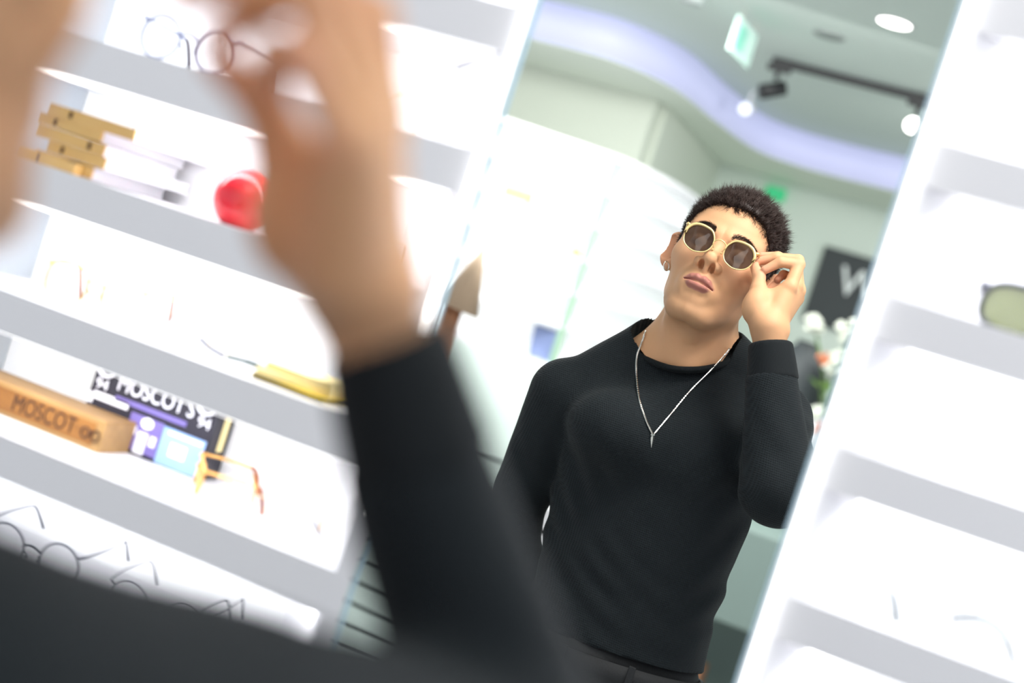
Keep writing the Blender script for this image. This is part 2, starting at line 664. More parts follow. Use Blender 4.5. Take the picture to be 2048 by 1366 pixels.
def PT(px, py, d):
    """a place on the trunk"""
    return P(px, py, d) + OFF


def set_pose(off, hoff):
    """off, hoff: how far trunk and head stand off from the raised arm"""
    global OFF, HOFF, NECK_LO, NECK_HI, HEM, BX, BY, BZ, SH_L, SH_R, EL_L, EL_R, WR_L, FA_R, TR_L, TR_R, NL, _nc, NN, HIP, col_pts, RING
    OFF, HOFF = np.array(off, float), np.array(hoff, float)
    NECK_LO, NECK_HI = PT(1378, 715, 2.375), P(1415, 590, 2.345) + HOFF
    HEM = PT(1215, 1312, 2.34)
    BY = NECK_LO - HEM
    BY = BY / np.linalg.norm(BY)
    BX = np.array([0.985, -0.17, 0.0])
    BX = BX - BY * (BX @ BY)
    BX /= np.linalg.norm(BX)
    BZ = np.cross(BX, BY)
    SH_L, SH_R = PT(1130, 790, 2.385), PT(1548, 838, 2.335)
    EL_L, EL_R = PT(1018, 1050, 2.46), P(1556, 978, 2.125)
    WR_L = PT(1085, 1265, 2.42)
    FA_R = P(1540, 705, 2.165)
    TR_L, TR_R = PT(1335, 690, 2.385), PT(1445, 715, 2.375)
    NL = [PT(1268, 684, 2.375), PT(1282, 712, 2.335), PT(1335, 735, 2.293), PT(1385, 740, 2.280), PT(1432, 733, 2.295), PT(1463, 716, 2.330),
          PT(1472, 700, 2.372), PT(1440, 680, 2.425), PT(1385, 665, 2.445), PT(1315, 665, 2.425)]
    _nc = np.mean(NL, axis=0)
    vt = np.linalg.svd(np.array(NL) - _nc)[2]
    NN = vt[2] if vt[2] @ BY > 0 else -vt[2]
    HIP = HEM + np.array([0, 0, -0.040])
    col_pts = spline(NL, 6, True)
    e1 = np.cross(NN, (0, 1, 0))
    e1 /= np.linalg.norm(e1)
    e2 = np.cross(NN, e1)
    w = np.array(col_pts) - _nc
    a = np.arctan2(w @ e2, w @ e1)
    o = np.argsort(a)
    RING = (A_(e1), A_(e2), a[o], np.hypot(w @ e1, w @ e2)[o], (w @ NN)[o])


set_pose((0, 0, 0), (0, 0, 0))
PROF = np.array([[-0.12, 0.160, 0.108], [0.0, 0.152, 0.103], [0.11, 0.146, 0.098], [0.22, 0.156, 0.104], [0.32, 0.168, 0.116],
                 [0.40, 0.168, 0.104], [0.455, 0.125, 0.080], [0.50, 0.070, 0.062], [0.56, 0.055, 0.055]])


def torso_sdf(p, grow=0.0):
    q = p - A_(HEM)
    h = q @ A_(BY)
    x = q @ A_(BX)
    z = q @ A_(BZ)
    a = np.interp(h, PROF[:, 0], PROF[:, 1]).astype(np.float32) + grow
    b = np.interp(h, PROF[:, 0], PROF[:, 2]).astype(np.float32) + grow
    k = ((np.abs(x) / a) ** 2.4 + (np.abs(z) / b) ** 2.4) ** (1 / 2.4)
    d = (k - 1) * np.minimum(a, b)
    return np.maximum(d, np.maximum(h - 0.52, -0.12 - h) * 0.8)


def upper_sdf(p, g=0.0):
    d = torso_sdf(p, g)
    pec = lambda px, py: ellip(p, PT(px, py, 2.285), (0.075 + g, 0.06 + g, 0.055 + g))
    d = smin(d, pec(1235, 860), 0.05)
    d = smin(d, pec(1390, 905), 0.05)
    d = smin(d, cone(p, TR_L, SH_L + np.array([0.012, 0, 0.006]), 0.050 + g, 0.045 + g), 0.05)
    d = smin(d, cone(p, TR_R, SH_R + np.array([-0.02, 0, 0.01]), 0.044 + g, 0.046 + g), 0.05)
    return d


def arms_sdf(p, g=0.0, cuffed=False):
    la = smin(cone(p, SH_L, EL_L, 0.052 + g, 0.040 + g), cone(p, EL_L, WR_L, 0.039 + g, 0.029 + g), 0.02)
    fore = cone(p, EL_R, FA_R, (0.0455 + g) * ARM_K, (0.0265 + g) * ARM_K)
    if cuffed:                                                              # the sleeve stops at the cuff
        fa = (FA_R - EL_R) / np.linalg.norm(FA_R - EL_R)
        fore = np.maximum(fore, (p - A_(P(1544, 752, 2.158))) @ A_(fa))
    ra = smin(cone(p, SH_R, EL_R, 0.054 + g, 0.044 + g), fore, 0.02)
    return la, ra


def neck_sdf(p):
    d = cone(p, NECK_LO, NECK_HI, 0.063, 0.060)
    d = smin(d, cone(p, PT(1378, 745, 2.36), PT(1290, 735, 2.37), 0.045, 0.03), 0.05)
    d = smin(d, cone(p, NECK_LO, SH_L, 0.050, 0.030), 0.06)
    d = smin(d, cone(p, NECK_LO, SH_R, 0.050, 0.030), 0.06)
    # the two cords of the neck and the Adam's apple
    d = smin(d, cone(p, PT(1345, 640, 2.31), PT(1362, 728, 2.305), 0.010, 0.009), 0.03)
    d = smin(d, cone(p, PT(1440, 645, 2.32), PT(1385, 735, 2.300), 0.010, 0.009), 0.03)
    d = smin(d, sphere(p, PT(1384, 668, 2.285), 0.010), 0.025)
    return d


HD = 2.166
Hh = lambda px, py, dd=0.0: P(px, py, HD + dd + max(0.0, 655 - py) * 0.00034 + max(0, 1575 - px) * 0.00042 * min(1.0, max(0.0, (655 - py) / 90)))
FINGERS = [
    ([Hh(1580, 573, -.012), Hh(1598, 529, -.010), Hh(1561, 524, -.022), Hh(1530, 540, -.027)], (.0105, .0094, .0082, .0066)),
    ([Hh(1591, 570, .008), Hh(1596, 521, .007), Hh(1552, 515, -.004), Hh(1517, 523, -.013)], (.0105, .0094, .0082, .0066)),
    ([Hh(1597, 580, .026), Hh(1594, 533, .030), Hh(1556, 513, .022), Hh(1523, 512, .010)], (.0100, .0088, .0078, .0062)),
    ([Hh(1594, 596, .042), Hh(1588, 556, .045), Hh(1567, 549, .036), Hh(1555, 560, .026)], (.0090, .0078, .0068, .0058)),
]
THUMB = ([Hh(1511, 622, -.006), Hh(1517, 582, -.022), Hh(1518, 554, -.024), Hh(1509, 533, -.018)], (.0170, .0118, .0100, .0072))


def hand_sdf(p):
    d = cone(p, P(1541, 720, 2.165), Hh(1537, 660, .004), .0262 * ARM_K, .0245 * ARM_K)
    d = smin(d, cone(p, Hh(1558, 662, .012), Hh(1545, 640, .01), .016, .014), .012)      # wrist bone
    palm = cone(p, Hh(1538, 652, .004), Hh(1574, 580, -.008), .0215, .0125)
    palm = smin(palm, cone(p, Hh(1543, 648, .012), Hh(1587, 576, .010), .020, .0130), .012)
    palm = smin(palm, cone(p, Hh(1548, 645, .022), Hh(1592, 586, .026), .017, .0125), .012)
    palm = smin(palm, cone(p, Hh(1552, 645, .028), Hh(1589, 602, .040), .015, .0115), .012)
    palm = smin(palm, ellip(p, Hh(1510, 610, -.012), (.0165, .021, .027)), .012)         # thenar
    palm = smin(palm, cone(p, Hh(1512, 612, -.012), Hh(1530, 650, .0), .017, .021), .014)
    palm = smin(palm, cone(p, Hh(1520, 600, -.014), Hh(1568, 586, -.004), .0125, .0115), .010)   # web
    d = smin(d, palm, .012)
    fs = [smin(chain(p, *f), sphere(p, f[0][0], .0112), .004) for f in FINGERS]
    fd = fs[0]
    for e in fs[1:]:
        fd = smin(fd, e, .0016)
    d = smin(d, fd, .0045)
    d = smin(d, chain(p, *THUMB), .0022)
    d = smin(d, cone(p, THUMB[0][0], THUMB[0][1], .0150, .0110), .010)
    return d


def body_sdf(p):
    d = smin(head_sdf(w2h(p - A_(HOFF))), neck_sdf(p), 0.022)
    return d


def rough_body(p):
    la, ra = arms_sdf(p, -0.006)
    d = smin(upper_sdf(p, -0.012), la, 0.006)
    d = smin(d, ra, 0.006)
    d = smin(d, smin(ellip(p, WR_L, (.03, .03, .04)), cone(p, WR_L, WR_L + np.array([0.02, -0.01, -0.09]), .025, .012), .02), .02)
    return np.minimum(d, cone(p, NECK_LO, NECK_HI, 0.058, 0.056))


def sines(p, s, seed):
    r = np.random.default_rng(seed)
    out = 0
    for i in range(6):
        k = r.normal(size=3)
        k = (k / np.linalg.norm(k) * s * r.uniform(0.7, 1.5)).astype(np.float32)
        out = out + np.sin(p @ k + r.uniform(0, 6.28))
    return out / 6


def folds(p):
    """creases of the jersey: a little everywhere, more at the elbows and along the flank"""
    w = 0.0018 * sines(p, 34, 3) + 0.0006 * sines(p, 90, 4)
    for c, r, k, amp in ((EL_R + np.array([-.03, .02, .03]), .085, (0.9, 0.3, 1.0), .0042), (EL_L, .10, (0.5, 0.2, 1.0), .0045),
                         (PT(1470, 1000, 2.27), .11, (0.75, 0.1, -0.55), .0055), (PT(1120, 960, 2.30), .12, (-0.75, 0.0, -0.6), .005),
                         (PT(1150, 1180, 2.25), .14, (-0.45, 0.0, -0.9), .0045), (PT(1420, 1180, 2.28), .10, (0.7, 0.0, -0.5), .005),
                         (PT(1600, 880, 2.24), .07, (0.2, 0.2, 1.0), .005), (PT(1290, 1290, 2.24), .12, (0.12, 0.0, 1.0), .003)):
        k = A_(k) / np.linalg.norm(k) * 2 * PI / 0.046
        amp *= 0.48
        g = np.exp(-((p - A_(c)) ** 2).sum(1) / (2 * (r * 0.6) ** 2))
        w = w + amp * g * np.sin(p @ k + 2.6 * sines(p, 17, 9))
    return w


def sweater_sdf(p):
    d = upper_sdf(p, 0.007)
    la, ra = arms_sdf(p, 0.009, True)
    d = smin(d, la, 0.012)
    d = smin(d, ra, 0.018)
    d = d + folds(p)
    nq = p - A_(_nc)
    nd = nq @ A_(NN)
    q1, q2 = nq @ RING[0], nq @ RING[1]
    rr_ = np.interp(np.arctan2(q2, q1), RING[2], RING[3], period=2 * PI)
    hh_ = np.interp(np.arctan2(q2, q1), RING[2], RING[4], period=2 * PI)
    d = np.where(np.hypot(q1, q2) < rr_ + .004, np.maximum(d, nd - hh_ - .001), d)       # open at the neckline
    h = (p - A_(HEM)) @ A_(BY)
    hem = 0.020 - h
    arm_zone = np.minimum(la, ra) < 0.02
    d = np.where(arm_zone, d, np.maximum(d, hem))
    return d


CUFF_A, CUFF_B = P(1541, 686, 2.162), P(1546, 762, 2.156)


def trouser_sdf(p, hip, feet):
    d = ellip(p, hip + np.array([0, 0, 0.0]), (0.165, 0.115, 0.15))
    for s, ft in zip((-1, 1), feet):
        top = hip + BX * (s * 0.078) + np.array([0, 0, -0.06])
        kn = (top + ft) / 2 + np.array([0, -0.01, 0.02])
        d = smin(d, smin(cone(p, top, kn, 0.092, 0.068), cone(p, kn, ft + np.array([0, 0, 0.07]), 0.068, 0.058), 0.03), 0.04)
    d = d + 0.003 * sines(p, 35, 12)
    d = np.maximum(d, 0.055 - (p[:, 2] - 0) if False else d)
    return np.maximum(d, p[:, 2] - (hip[2] + 0.075))


def shoe_mesh(ft, fwd):
    fwd = np.array([fwd[0], fwd[1], 0.0])
    fwd /= np.linalg.norm(fwd)
    f = lambda p: np.maximum(smin(smin(cone(p, ft + np.array([0, 0, .05]) - fwd * .04, ft + fwd * .15 + np.array([0, 0, .03]), .047, .036), cone(p, ft + np.array([0, 0, .09]) - fwd * .03, ft + np.array([0, 0, .05]), .045, .045), .03), 9, .01), 0.001 - p[:, 2])
    return surface(f, ft + np.array([-.25, -.25, -.02]), ft + np.array([.25, .25, .2]), 0.008)


# --- skin: fine head and hand, coarser where the clothes cover it
def tone_of(v):
    q = w2h(A_(v))
    s = q.copy()
    s[:, 0] = np.abs(s[:, 0])
    lip = np.minimum(lip_up(s, .0006), lip_low(s, .0006))
    t0 = np.clip((0.0022 - lip) / 0.0022, 0, 1) * (q[:, 2] > 0.05)
    jaw = np.clip((-0.062 - q[:, 1]) / 0.02, 0, 1) * np.clip((q[:, 2] - 0.0) / 0.03, 0, 1) * np.clip((q[:, 1] + 0.125) / 0.015, 0, 1)
    mous = np.exp(-((np.abs(q[:, 0]) - 0.018) / 0.012) ** 2 - ((q[:, 1] + 0.037) / 0.006) ** 2) * (q[:, 2] > 0.08)
    t1 = np.clip(jaw * 0.42 + mous * 0.28, 0, 1) * (1 - t0)
    cheek = np.exp(-((np.abs(q[:, 0]) - 0.045) / 0.02) ** 2 - ((q[:, 1] + 0.012) / 0.02) ** 2) * (q[:, 2] > 0.03)
    tips = np.zeros(len(v))
    for f in FINGERS + [THUMB]:
        tips = np.maximum(tips, np.exp(-((v - f[0][-1]) ** 2).sum(1) / (2 * 0.012 ** 2)))
        tips = np.maximum(tips, 0.5 * np.exp(-((v - f[0][1]) ** 2).sum(1) / (2 * 0.010 ** 2)))
    ear = np.clip((np.abs(q[:, 0]) - 0.074) / 0.01, 0, 1) * (np.abs(q[:, 1]) < 0.05) * (np.abs(q[:, 2]) < 0.05)
    t2 = np.clip(cheek * 0.25 + tips * 0.8 + ear * 0.5, 0, 1)
    return np.stack([t0, t1, t2], 1)


ax_ = (FA_R - EL_R) / np.linalg.norm(FA_R - EL_R)


def skin_parts(res):
    c = h2w((0, 0.02, 0)) + HOFF
    v, f = surface(body_sdf, c - np.array([.19, .19, .32]), c + np.array([.19, .17, .18]), res)
    w = v - _nc
    nd = w @ NN
    lim = np.interp(np.arctan2(w @ RING[1], w @ RING[0]), RING[2], RING[3], period=2 * PI)
    hh = np.interp(np.arctan2(w @ RING[1], w @ RING[0]), RING[2], RING[4], period=2 * PI)
    parts = [keep(v, f, (nd > hh - 0.004) & ((np.hypot(w @ RING[0], w @ RING[1]) < lim + .001) | (nd > 0.05)))]
    hc = Hh(1545, 600, 0.01)
    v, f = surface(hand_sdf, hc - np.array([.075, .09, .13]), hc + np.array([.075, .09, .10]), res * 0.86)
    parts.append(keep(v, f, (v - P(1542, 705, 2.165)) @ ax_ > 0))
    lo = np.minimum(np.minimum(HEM, SH_L), np.minimum(EL_L, EL_R)) - .12
    hi = np.maximum(np.maximum(NECK_HI, SH_R), np.maximum(EL_R, FA_R)) + .12
    v, f = surface(rough_body, (lo[0], lo[1], HEM[2] + .075), (hi[0], hi[1], NECK_HI[2]), 0.009)
    parts.append(keep(v, f, ((v - _nc) @ NN < -0.004) & ((v - P(1542, 712, 2.165)) @ ax_ < 0.0)))
    return join(parts)


def sweater_part(res):
    lo = np.minimum(np.minimum(HEM, SH_L), np.minimum(EL_L, EL_R)) - .13
    hi = np.maximum(np.maximum(NECK_HI, SH_R), np.maximum(EL_R, FA_R)) + .13
    return surface(sweater_sdf, (lo[0], lo[1], HEM[2] - .05), (hi[0], hi[1], NECK_HI[2]), res)


skin_v, skin_f = skin_parts(0.00125)
skin_t = tone_of(skin_v)
c_ = h2w((0, 0.02, 0))


# --- hair
def hair_edge(q):
    """positive inside the haired part of the scalp"""
    az = np.abs(np.degrees(np.arctan2(q[:, 0], q[:, 2])))
    line = np.interp(az, [0, 18, 32, 44, 54, 64, 76, 84, 92, 104, 120, 180], [.088, .087, .082, .066, .046, .030, -.004, -.006, .034, .030, -.02, -.055]).astype(np.float32)
    return q[:, 1] - line


def hair_thick(q):
    top = np.clip((q[:, 1] - 0.060) / 0.06, 0, 1)
    return (0.0025 + 0.0085 * top * np.clip((q[:, 2] + 0.12) / 0.06, 0.5, 1)) * np.clip(0.25 + hair_edge(q) / 0.02, 0.25, 1)


def cap_sdf(p, thin=False):
    q = w2h(p)
    d = ellip(q, (0, 0.052, -0.012), (0.077, 0.092, 0.097))
    d = smin(d, ellip(q, (0, 0.050, 0.030), (0.064, 0.060, 0.062)), 0.03)
    d = smin(d, ellip(q, (0, -0.008, 0.032), (0.066, 0.070, 0.058)), 0.03)
    e = hair_edge(q) + 0.004 * sines(q, 200, 23)
    if thin:
        return np.maximum(d - 0.0012, -(e - 0.0015) * 0.8)
    d = d - hair_thick(q) + 0.0016 * sines(q, 320, 21) + 0.0012 * sines(q, 140, 22)
    return np.maximum(d, -(e - 0.007) * 0.8)


cap_v, cap_f = surface(cap_sdf, c_ - np.array([.15, .17, .11]), c_ + np.array([.15, .15, .18]), 0.0026)
root_v, root_f = surface(lambda p: cap_sdf(p, True), c_ - np.array([.15, .17, .11]), c_ + np.array([.15, .15, .18]), 0.0026)


def strands(vv, ff, count, len_fn, dir_fn, width, seed):
    r = np.random.default_rng(seed)
    tri = np.concatenate([ff[:, [0, 1, 2]], ff[:, [0, 2, 3]]])
    a, b, c = vv[tri[:, 0]], vv[tri[:, 1]], vv[tri[:, 2]]
    nrm = np.cross(b - a, c - a)
    ar = np.linalg.norm(nrm, axis=1)
    nrm /= ar[:, None] + 1e-12
    pick = r.choice(len(tri), count, p=ar / ar.sum())
    u, w = r.random(count), r.random(count)
    fl = u + w > 1
    u[fl], w[fl] = 1 - u[fl], 1 - w[fl]
    p = a[pick] + (b - a)[pick] * u[:, None] + (c - a)[pick] * w[:, None]
    n = nrm[pick]
    L = len_fn(p) * r.uniform(0.55, 1.15, count)
    cl = np.stack([sines(A_(p), 420, 60 + k) for k in range(3)], 1)
    d = dir_fn(p, n) + r.normal(size=(count, 3)) * 0.24 + cl * 0.9
    L = L * (1 + 0.5 * cl[:, 0])
    d /= np.linalg.norm(d, axis=1)[:, None]
    d2 = d + r.normal(size=(count, 3)) * 0.30
    d2 /= np.linalg.norm(d2, axis=1)[:, None]
    side = np.cross(d, r.normal(size=(count, 3)))
    side /= np.linalg.norm(side, axis=1)[:, None]
    oth = np.cross(d, side)
    p0 = p - n * 0.001
    p1 = p0 + d * (L * 0.55)[:, None]
    p2 = p1 + d2 * (L * 0.45)[:, None]
    wd = width
    rows = []
    for base, k in ((p0, 1.0), (p1, 0.7)):
        for ang in (0, 2.094, 4.189):
            rows.append(base + (side * math.cos(ang) + oth * math.sin(ang)) * wd * k)
    rows.append(p2)
    v = np.stack(rows, 1).reshape(-1, 3)
    i = (np.arange(count) * 7)[:, None]
    f = []
    for k in range(3):
        k2 = (k + 1) % 3
        f += [np.concatenate([i + k, i + k2, i + 3 + k2], 1), np.concatenate([i + k, i + 3 + k2, i + 3 + k], 1), np.concatenate([i + 3 + k, i + 3 + k2, i + 6], 1)]
    return v, np.concatenate(f)


def quads_to_tris(v, f):
    return v, np.concatenate([f[:, [0, 1, 2]], f[:, [0, 2, 3]]])


def hair_len(p):
    q = w2h(A_(p))
    return 0.0080 + 0.0165 * np.clip((q[:, 1] - 0.045) / 0.06, 0, 1)


def hair_dir(p, n):
    q = w2h(A_(p))
    t = np.clip((q[:, 1] - 0.05) / 0.05, 0, 1)[:, None]
    return n * (0.55 + 0.35 * t) + (hy * 0.10 + hz * 0.55) * t + hx * 0.25 * t - hy * 0.35 * (1 - t)


st_v, st_f = strands(root_v, root_f, 42000, hair_len, hair_dir, 0.00040, 5)
hair_v, hair_f = join([quads_to_tris(cap_v, cap_f), (st_v, st_f)])

# eyebrows
bv, bf = [], []
for s in (-1, 1):
    r_ = np.random.default_rng(40 + s)
    for k in range(620):
        t = r_.random()
        x = 0.013 + 0.040 * t
        y = 0.0385 + 0.0085 * math.sin(min(t * 1.5, 1.0) * PI * 0.62) - 0.005 * max(0, t - 0.7) / 0.3 + r_.normal() * 0.0023 * (1.2 - t)
        z = 0.0990 - 8.0 * x * x
        # sink to the skin
        q = np.array([[s * x, y, z]], np.float32)
        for _ in range(3):
            q[0, 2] -= head_sdf(q)[0]
        d = np.array([s * (0.75 + 0.25 * t), 0.75 - 1.0 * t + r_.normal() * 0.15, -0.25])
        d /= np.linalg.norm(d)
        a = q[0] - np.array([0, 0, 0.0003])
        b = a + d * r_.uniform(.004, .0075)
        b[2] = a[2] + 0.0016 - 1.2 * abs(x) * (abs(b[0]) - abs(a[0]))
        m_ = np.array([0, 0.00022, 0])
        n_ = np.array([0, 0, 0.0003])
        i = len(bv)
        bv += [h2w(a + m_), h2w(a - m_), h2w(a + n_), h2w(b)]
        bf += [[i, i + 1, i + 3], [i + 1, i + 2, i + 3], [i + 2, i, i + 3]]
brow_v, brow_f = np.array(bv), np.array(bf)

# --- clothes
sw_v, sw_f = sweater_part(0.0036)


def cuff_part(res):
    f = lambda p: smax(cone(p, CUFF_A, CUFF_B, 0.0335 * ARM_K, 0.0395 * ARM_K), smax((p - A_(CUFF_A)) @ A_(ax_), -((p - A_(CUFF_B)) @ A_(ax_)), .002), .004) + 0.0006 * sines(p, 120, 31)
    return surface(f, np.minimum(CUFF_A, CUFF_B) - .06, np.maximum(CUFF_A, CUFF_B) + .06, res)


cuff_v, cuff_f = cuff_part(0.003)
FEET = [np.array([HEM[0] - .12, HEM[1] + .03, 0.0]), np.array([HEM[0] + .10, HEM[1] + .03, 0.0])]
tr_v, tr_f = surface(lambda p: trouser_sdf(p, HIP, FEET), np.array([HEM[0] - .32, HEM[1] - .25, .03]), np.array([HEM[0] + .32, HEM[1] + .25, HEM[2] + .08]), 0.008)


def mirrored(mesh_v):
    """the same points on the near side of the mirror"""
    n = ray(1900, 700)
    n = n / np.linalg.norm(n)
    off = MIRROR_D
    q = mesh_v - 2 * ((mesh_v - CP) @ n - off)[:, None] * n
    c = P(1543, 720, 2.165)
    c = c - 2 * ((c - CP) @ n - off) * n
    w = q - c
    ca, sa = math.cos(NEAR_LEAN), math.sin(NEAR_LEAN)          # leaning a little towards his own left
    return w * ca + np.cross(CF, w) * sa + CF * (w @ CF)[:, None] * (1 - ca) + P(790, 795, .60)


MIRROR_D = 1.405
NEAR_LEAN = math.radians(-10)


def make_person(near):
    root_loc = np.array([HEM[0], HEM[1], 0.0])
    fx = mirrored if near else (lambda v: v)
    fl = (lambda f: f[:, ::-1]) if near else (lambda f: f)
    global ARM_K
    skin_v, skin_f, skin_t, sw_v, sw_f, cuff_v, cuff_f = FAR
    if near:
        ARM_K = 0.85
        cuff_v, cuff_f = cuff_part(0.004)
        set_pose(NEAR_TRUNK, NEAR_HEAD)
        skin_v, skin_f = skin_parts(0.0026)
        skin_t = tone_of(skin_v - HOFF * ((skin_v - FA_R) @ ax_ < -9)[:, None])
        sw_v, sw_f = sweater_part(0.006)
    hip, feet = HIP, FEET
    tv, tf = tr_v, tr_f
    body = mesh_np('person', fx(skin_v), fl(skin_f), skin_t)
    root = link('person', body, M['skin'], None, True)
    if near:
        tag(root, 'man seen from close behind, blurred raised hand and black sleeve in the foreground', 'person')
    else:
        tag(root, 'young man in sunglasses and black waffle-knit jersey reflected in the mirror', 'person')
    root['pose'] = 'standing'
    link('hair', mesh_np('hair', fx(hair_v + HOFF), fl(hair_f)), M['hair'], root, False)
    link('eyebrows', mesh_np('eyebrows', fx(brow_v + HOFF), fl(brow_f)), M['hair'], root, False)
    sw = link('sweater', mesh_np('sweater', fx(sw_v), fl(sw_f)), M['knit'], root, True)
    mb = MB()
    mb.tube([fx(np.array([p]))[0] for p in col_pts], 0.0088, 10, True, 0.62)
    mb.build('collar', M['rib'], sw, True)
    link('cuff', mesh_np('cuff', fx(cuff_v), fl(cuff_f)), M['rib'], sw, True)
    if near:
        # his own legs stand upright on the floor under the near hips
        nh = fx(HIP[None])[0]
        sh = np.array([nh[0] - HIP[0], nh[1] - HIP[1], nh[2] - HIP[2]])
        nf = [np.array([nh[0] - .11, nh[1] - .02, 0.0]), np.array([nh[0] + .11, nh[1] - .02, 0.0])]
        tv, tf = surface(lambda p: trouser_sdf(p, nh, nf), np.array([nh[0] - .32, nh[1] - .25, .03]), np.array([nh[0] + .32, nh[1] + .25, nh[2] + .16]), 0.012)
        hip, feet = nh, nf
    tro = link('trousers', mesh_np('trousers', tv, tf), M['trousers'], root, True)
    # waistband with belt loops
    ring = []
    for a in np.linspace(0, 2 * PI, 48, endpoint=False):
        ring.append(hip + BX * (0.1645 * math.cos(a)) + BZ * (0.1165 * math.sin(a)) + np.array([0, 0, 0.028]))
    wb = MB()
    n = len(ring)
    lo = [wb.bm.verts.new(p + np.array([0, 0, -.019])) for p in ring]
    hi = [wb.bm.verts.new(p + np.array([0, 0, .019])) for p in ring]
    li = [wb.bm.verts.new(p * 0.96 + (hip + np.array([0, 0, .028])) * 0.04 + np.array([0, 0, -.019])) for p in ring]
    hi2 = [wb.bm.verts.new(p * 0.96 + (hip + np.array([0, 0, .028])) * 0.04 + np.array([0, 0, .019])) for p in ring]
    for i in range(n):
        j = (i + 1) % n
        for A, B in ((lo, hi), (hi, hi2), (hi2, li), (li, lo)):
            wb.bm.faces.new((A[i], A[j], B[j], B[i]))
    wb.build('waistband', M['trousers'], tro, True)
    if not near:
        for a in (1.05, 1.75, 2.4):
            p = hip + BX * (0.168 * math.cos(a)) + BZ * (0.120 * math.sin(a)) + np.array([0, 0, 0.028])
            MB().box(p, (.011, .005, .046), Matrix.Rotation(0, 3, 'Z'), .0012).build('belt_loop', M['trousers'], tro, True)
    for ft in feet:
        v, f = shoe_mesh(ft, BZ if not near else -BZ)
        link('shoe', mesh_np('shoe', v, f), M['shoe'], root, True)
    return root


FAR = (skin_v, skin_f, skin_t, sw_v, sw_f, cuff_v, cuff_f)
NEAR_TRUNK, NEAR_HEAD = (-0.06, 0.045, 0.012), (-0.004, 0.055, 0.036)
MAN = make_person(False)
NEAR = make_person(True)
ARM_K = 1.0
set_pose((0, 0, 0), (0, 0, 0))


# ------------------------------------------------------------------ eyewear
def lens_outline(kind, w, h, n=44):
    pts = []
    if kind == 'panto':                         # crown-shaped: flattened brow, round below
        key = [(1, .10), (.94, .44), (.70, .78), (.32, .96), (-.22, .97), (-.64, .83), (-.93, .42), (-1, 0), (-.91, -.42), (-.62, -.79), (0, -1), (.62, -.79), (.91, -.40)]
        return [(x * w / 2, y * h / 2) for x, y in spline(key, 4, True)]
    for k in range(n):
        a = 2 * PI * k / n
        c, s = math.cos(a), math.sin(a)
        if kind == 'round':
            x, y = c, s
        elif kind == 'panto_':                   # crown-shaped: flattened brow, round below
            e = 2.0 if s < 0 else 2.9
            x, y = math.copysign(abs(c) ** (2 / (2.25 if s < 0 else 2.6)), c), math.copysign(abs(s) ** (2 / e), s)
            if s > 0:
                y = min(y, 0.97 - 0.10 * abs(x) ** 2)
        else:                                   # soft square
            x, y = math.copysign(abs(c) ** 0.7, c), math.copysign(abs(s) ** 0.75, s)
        pts.append((x * w / 2, y * h / 2))
    return pts


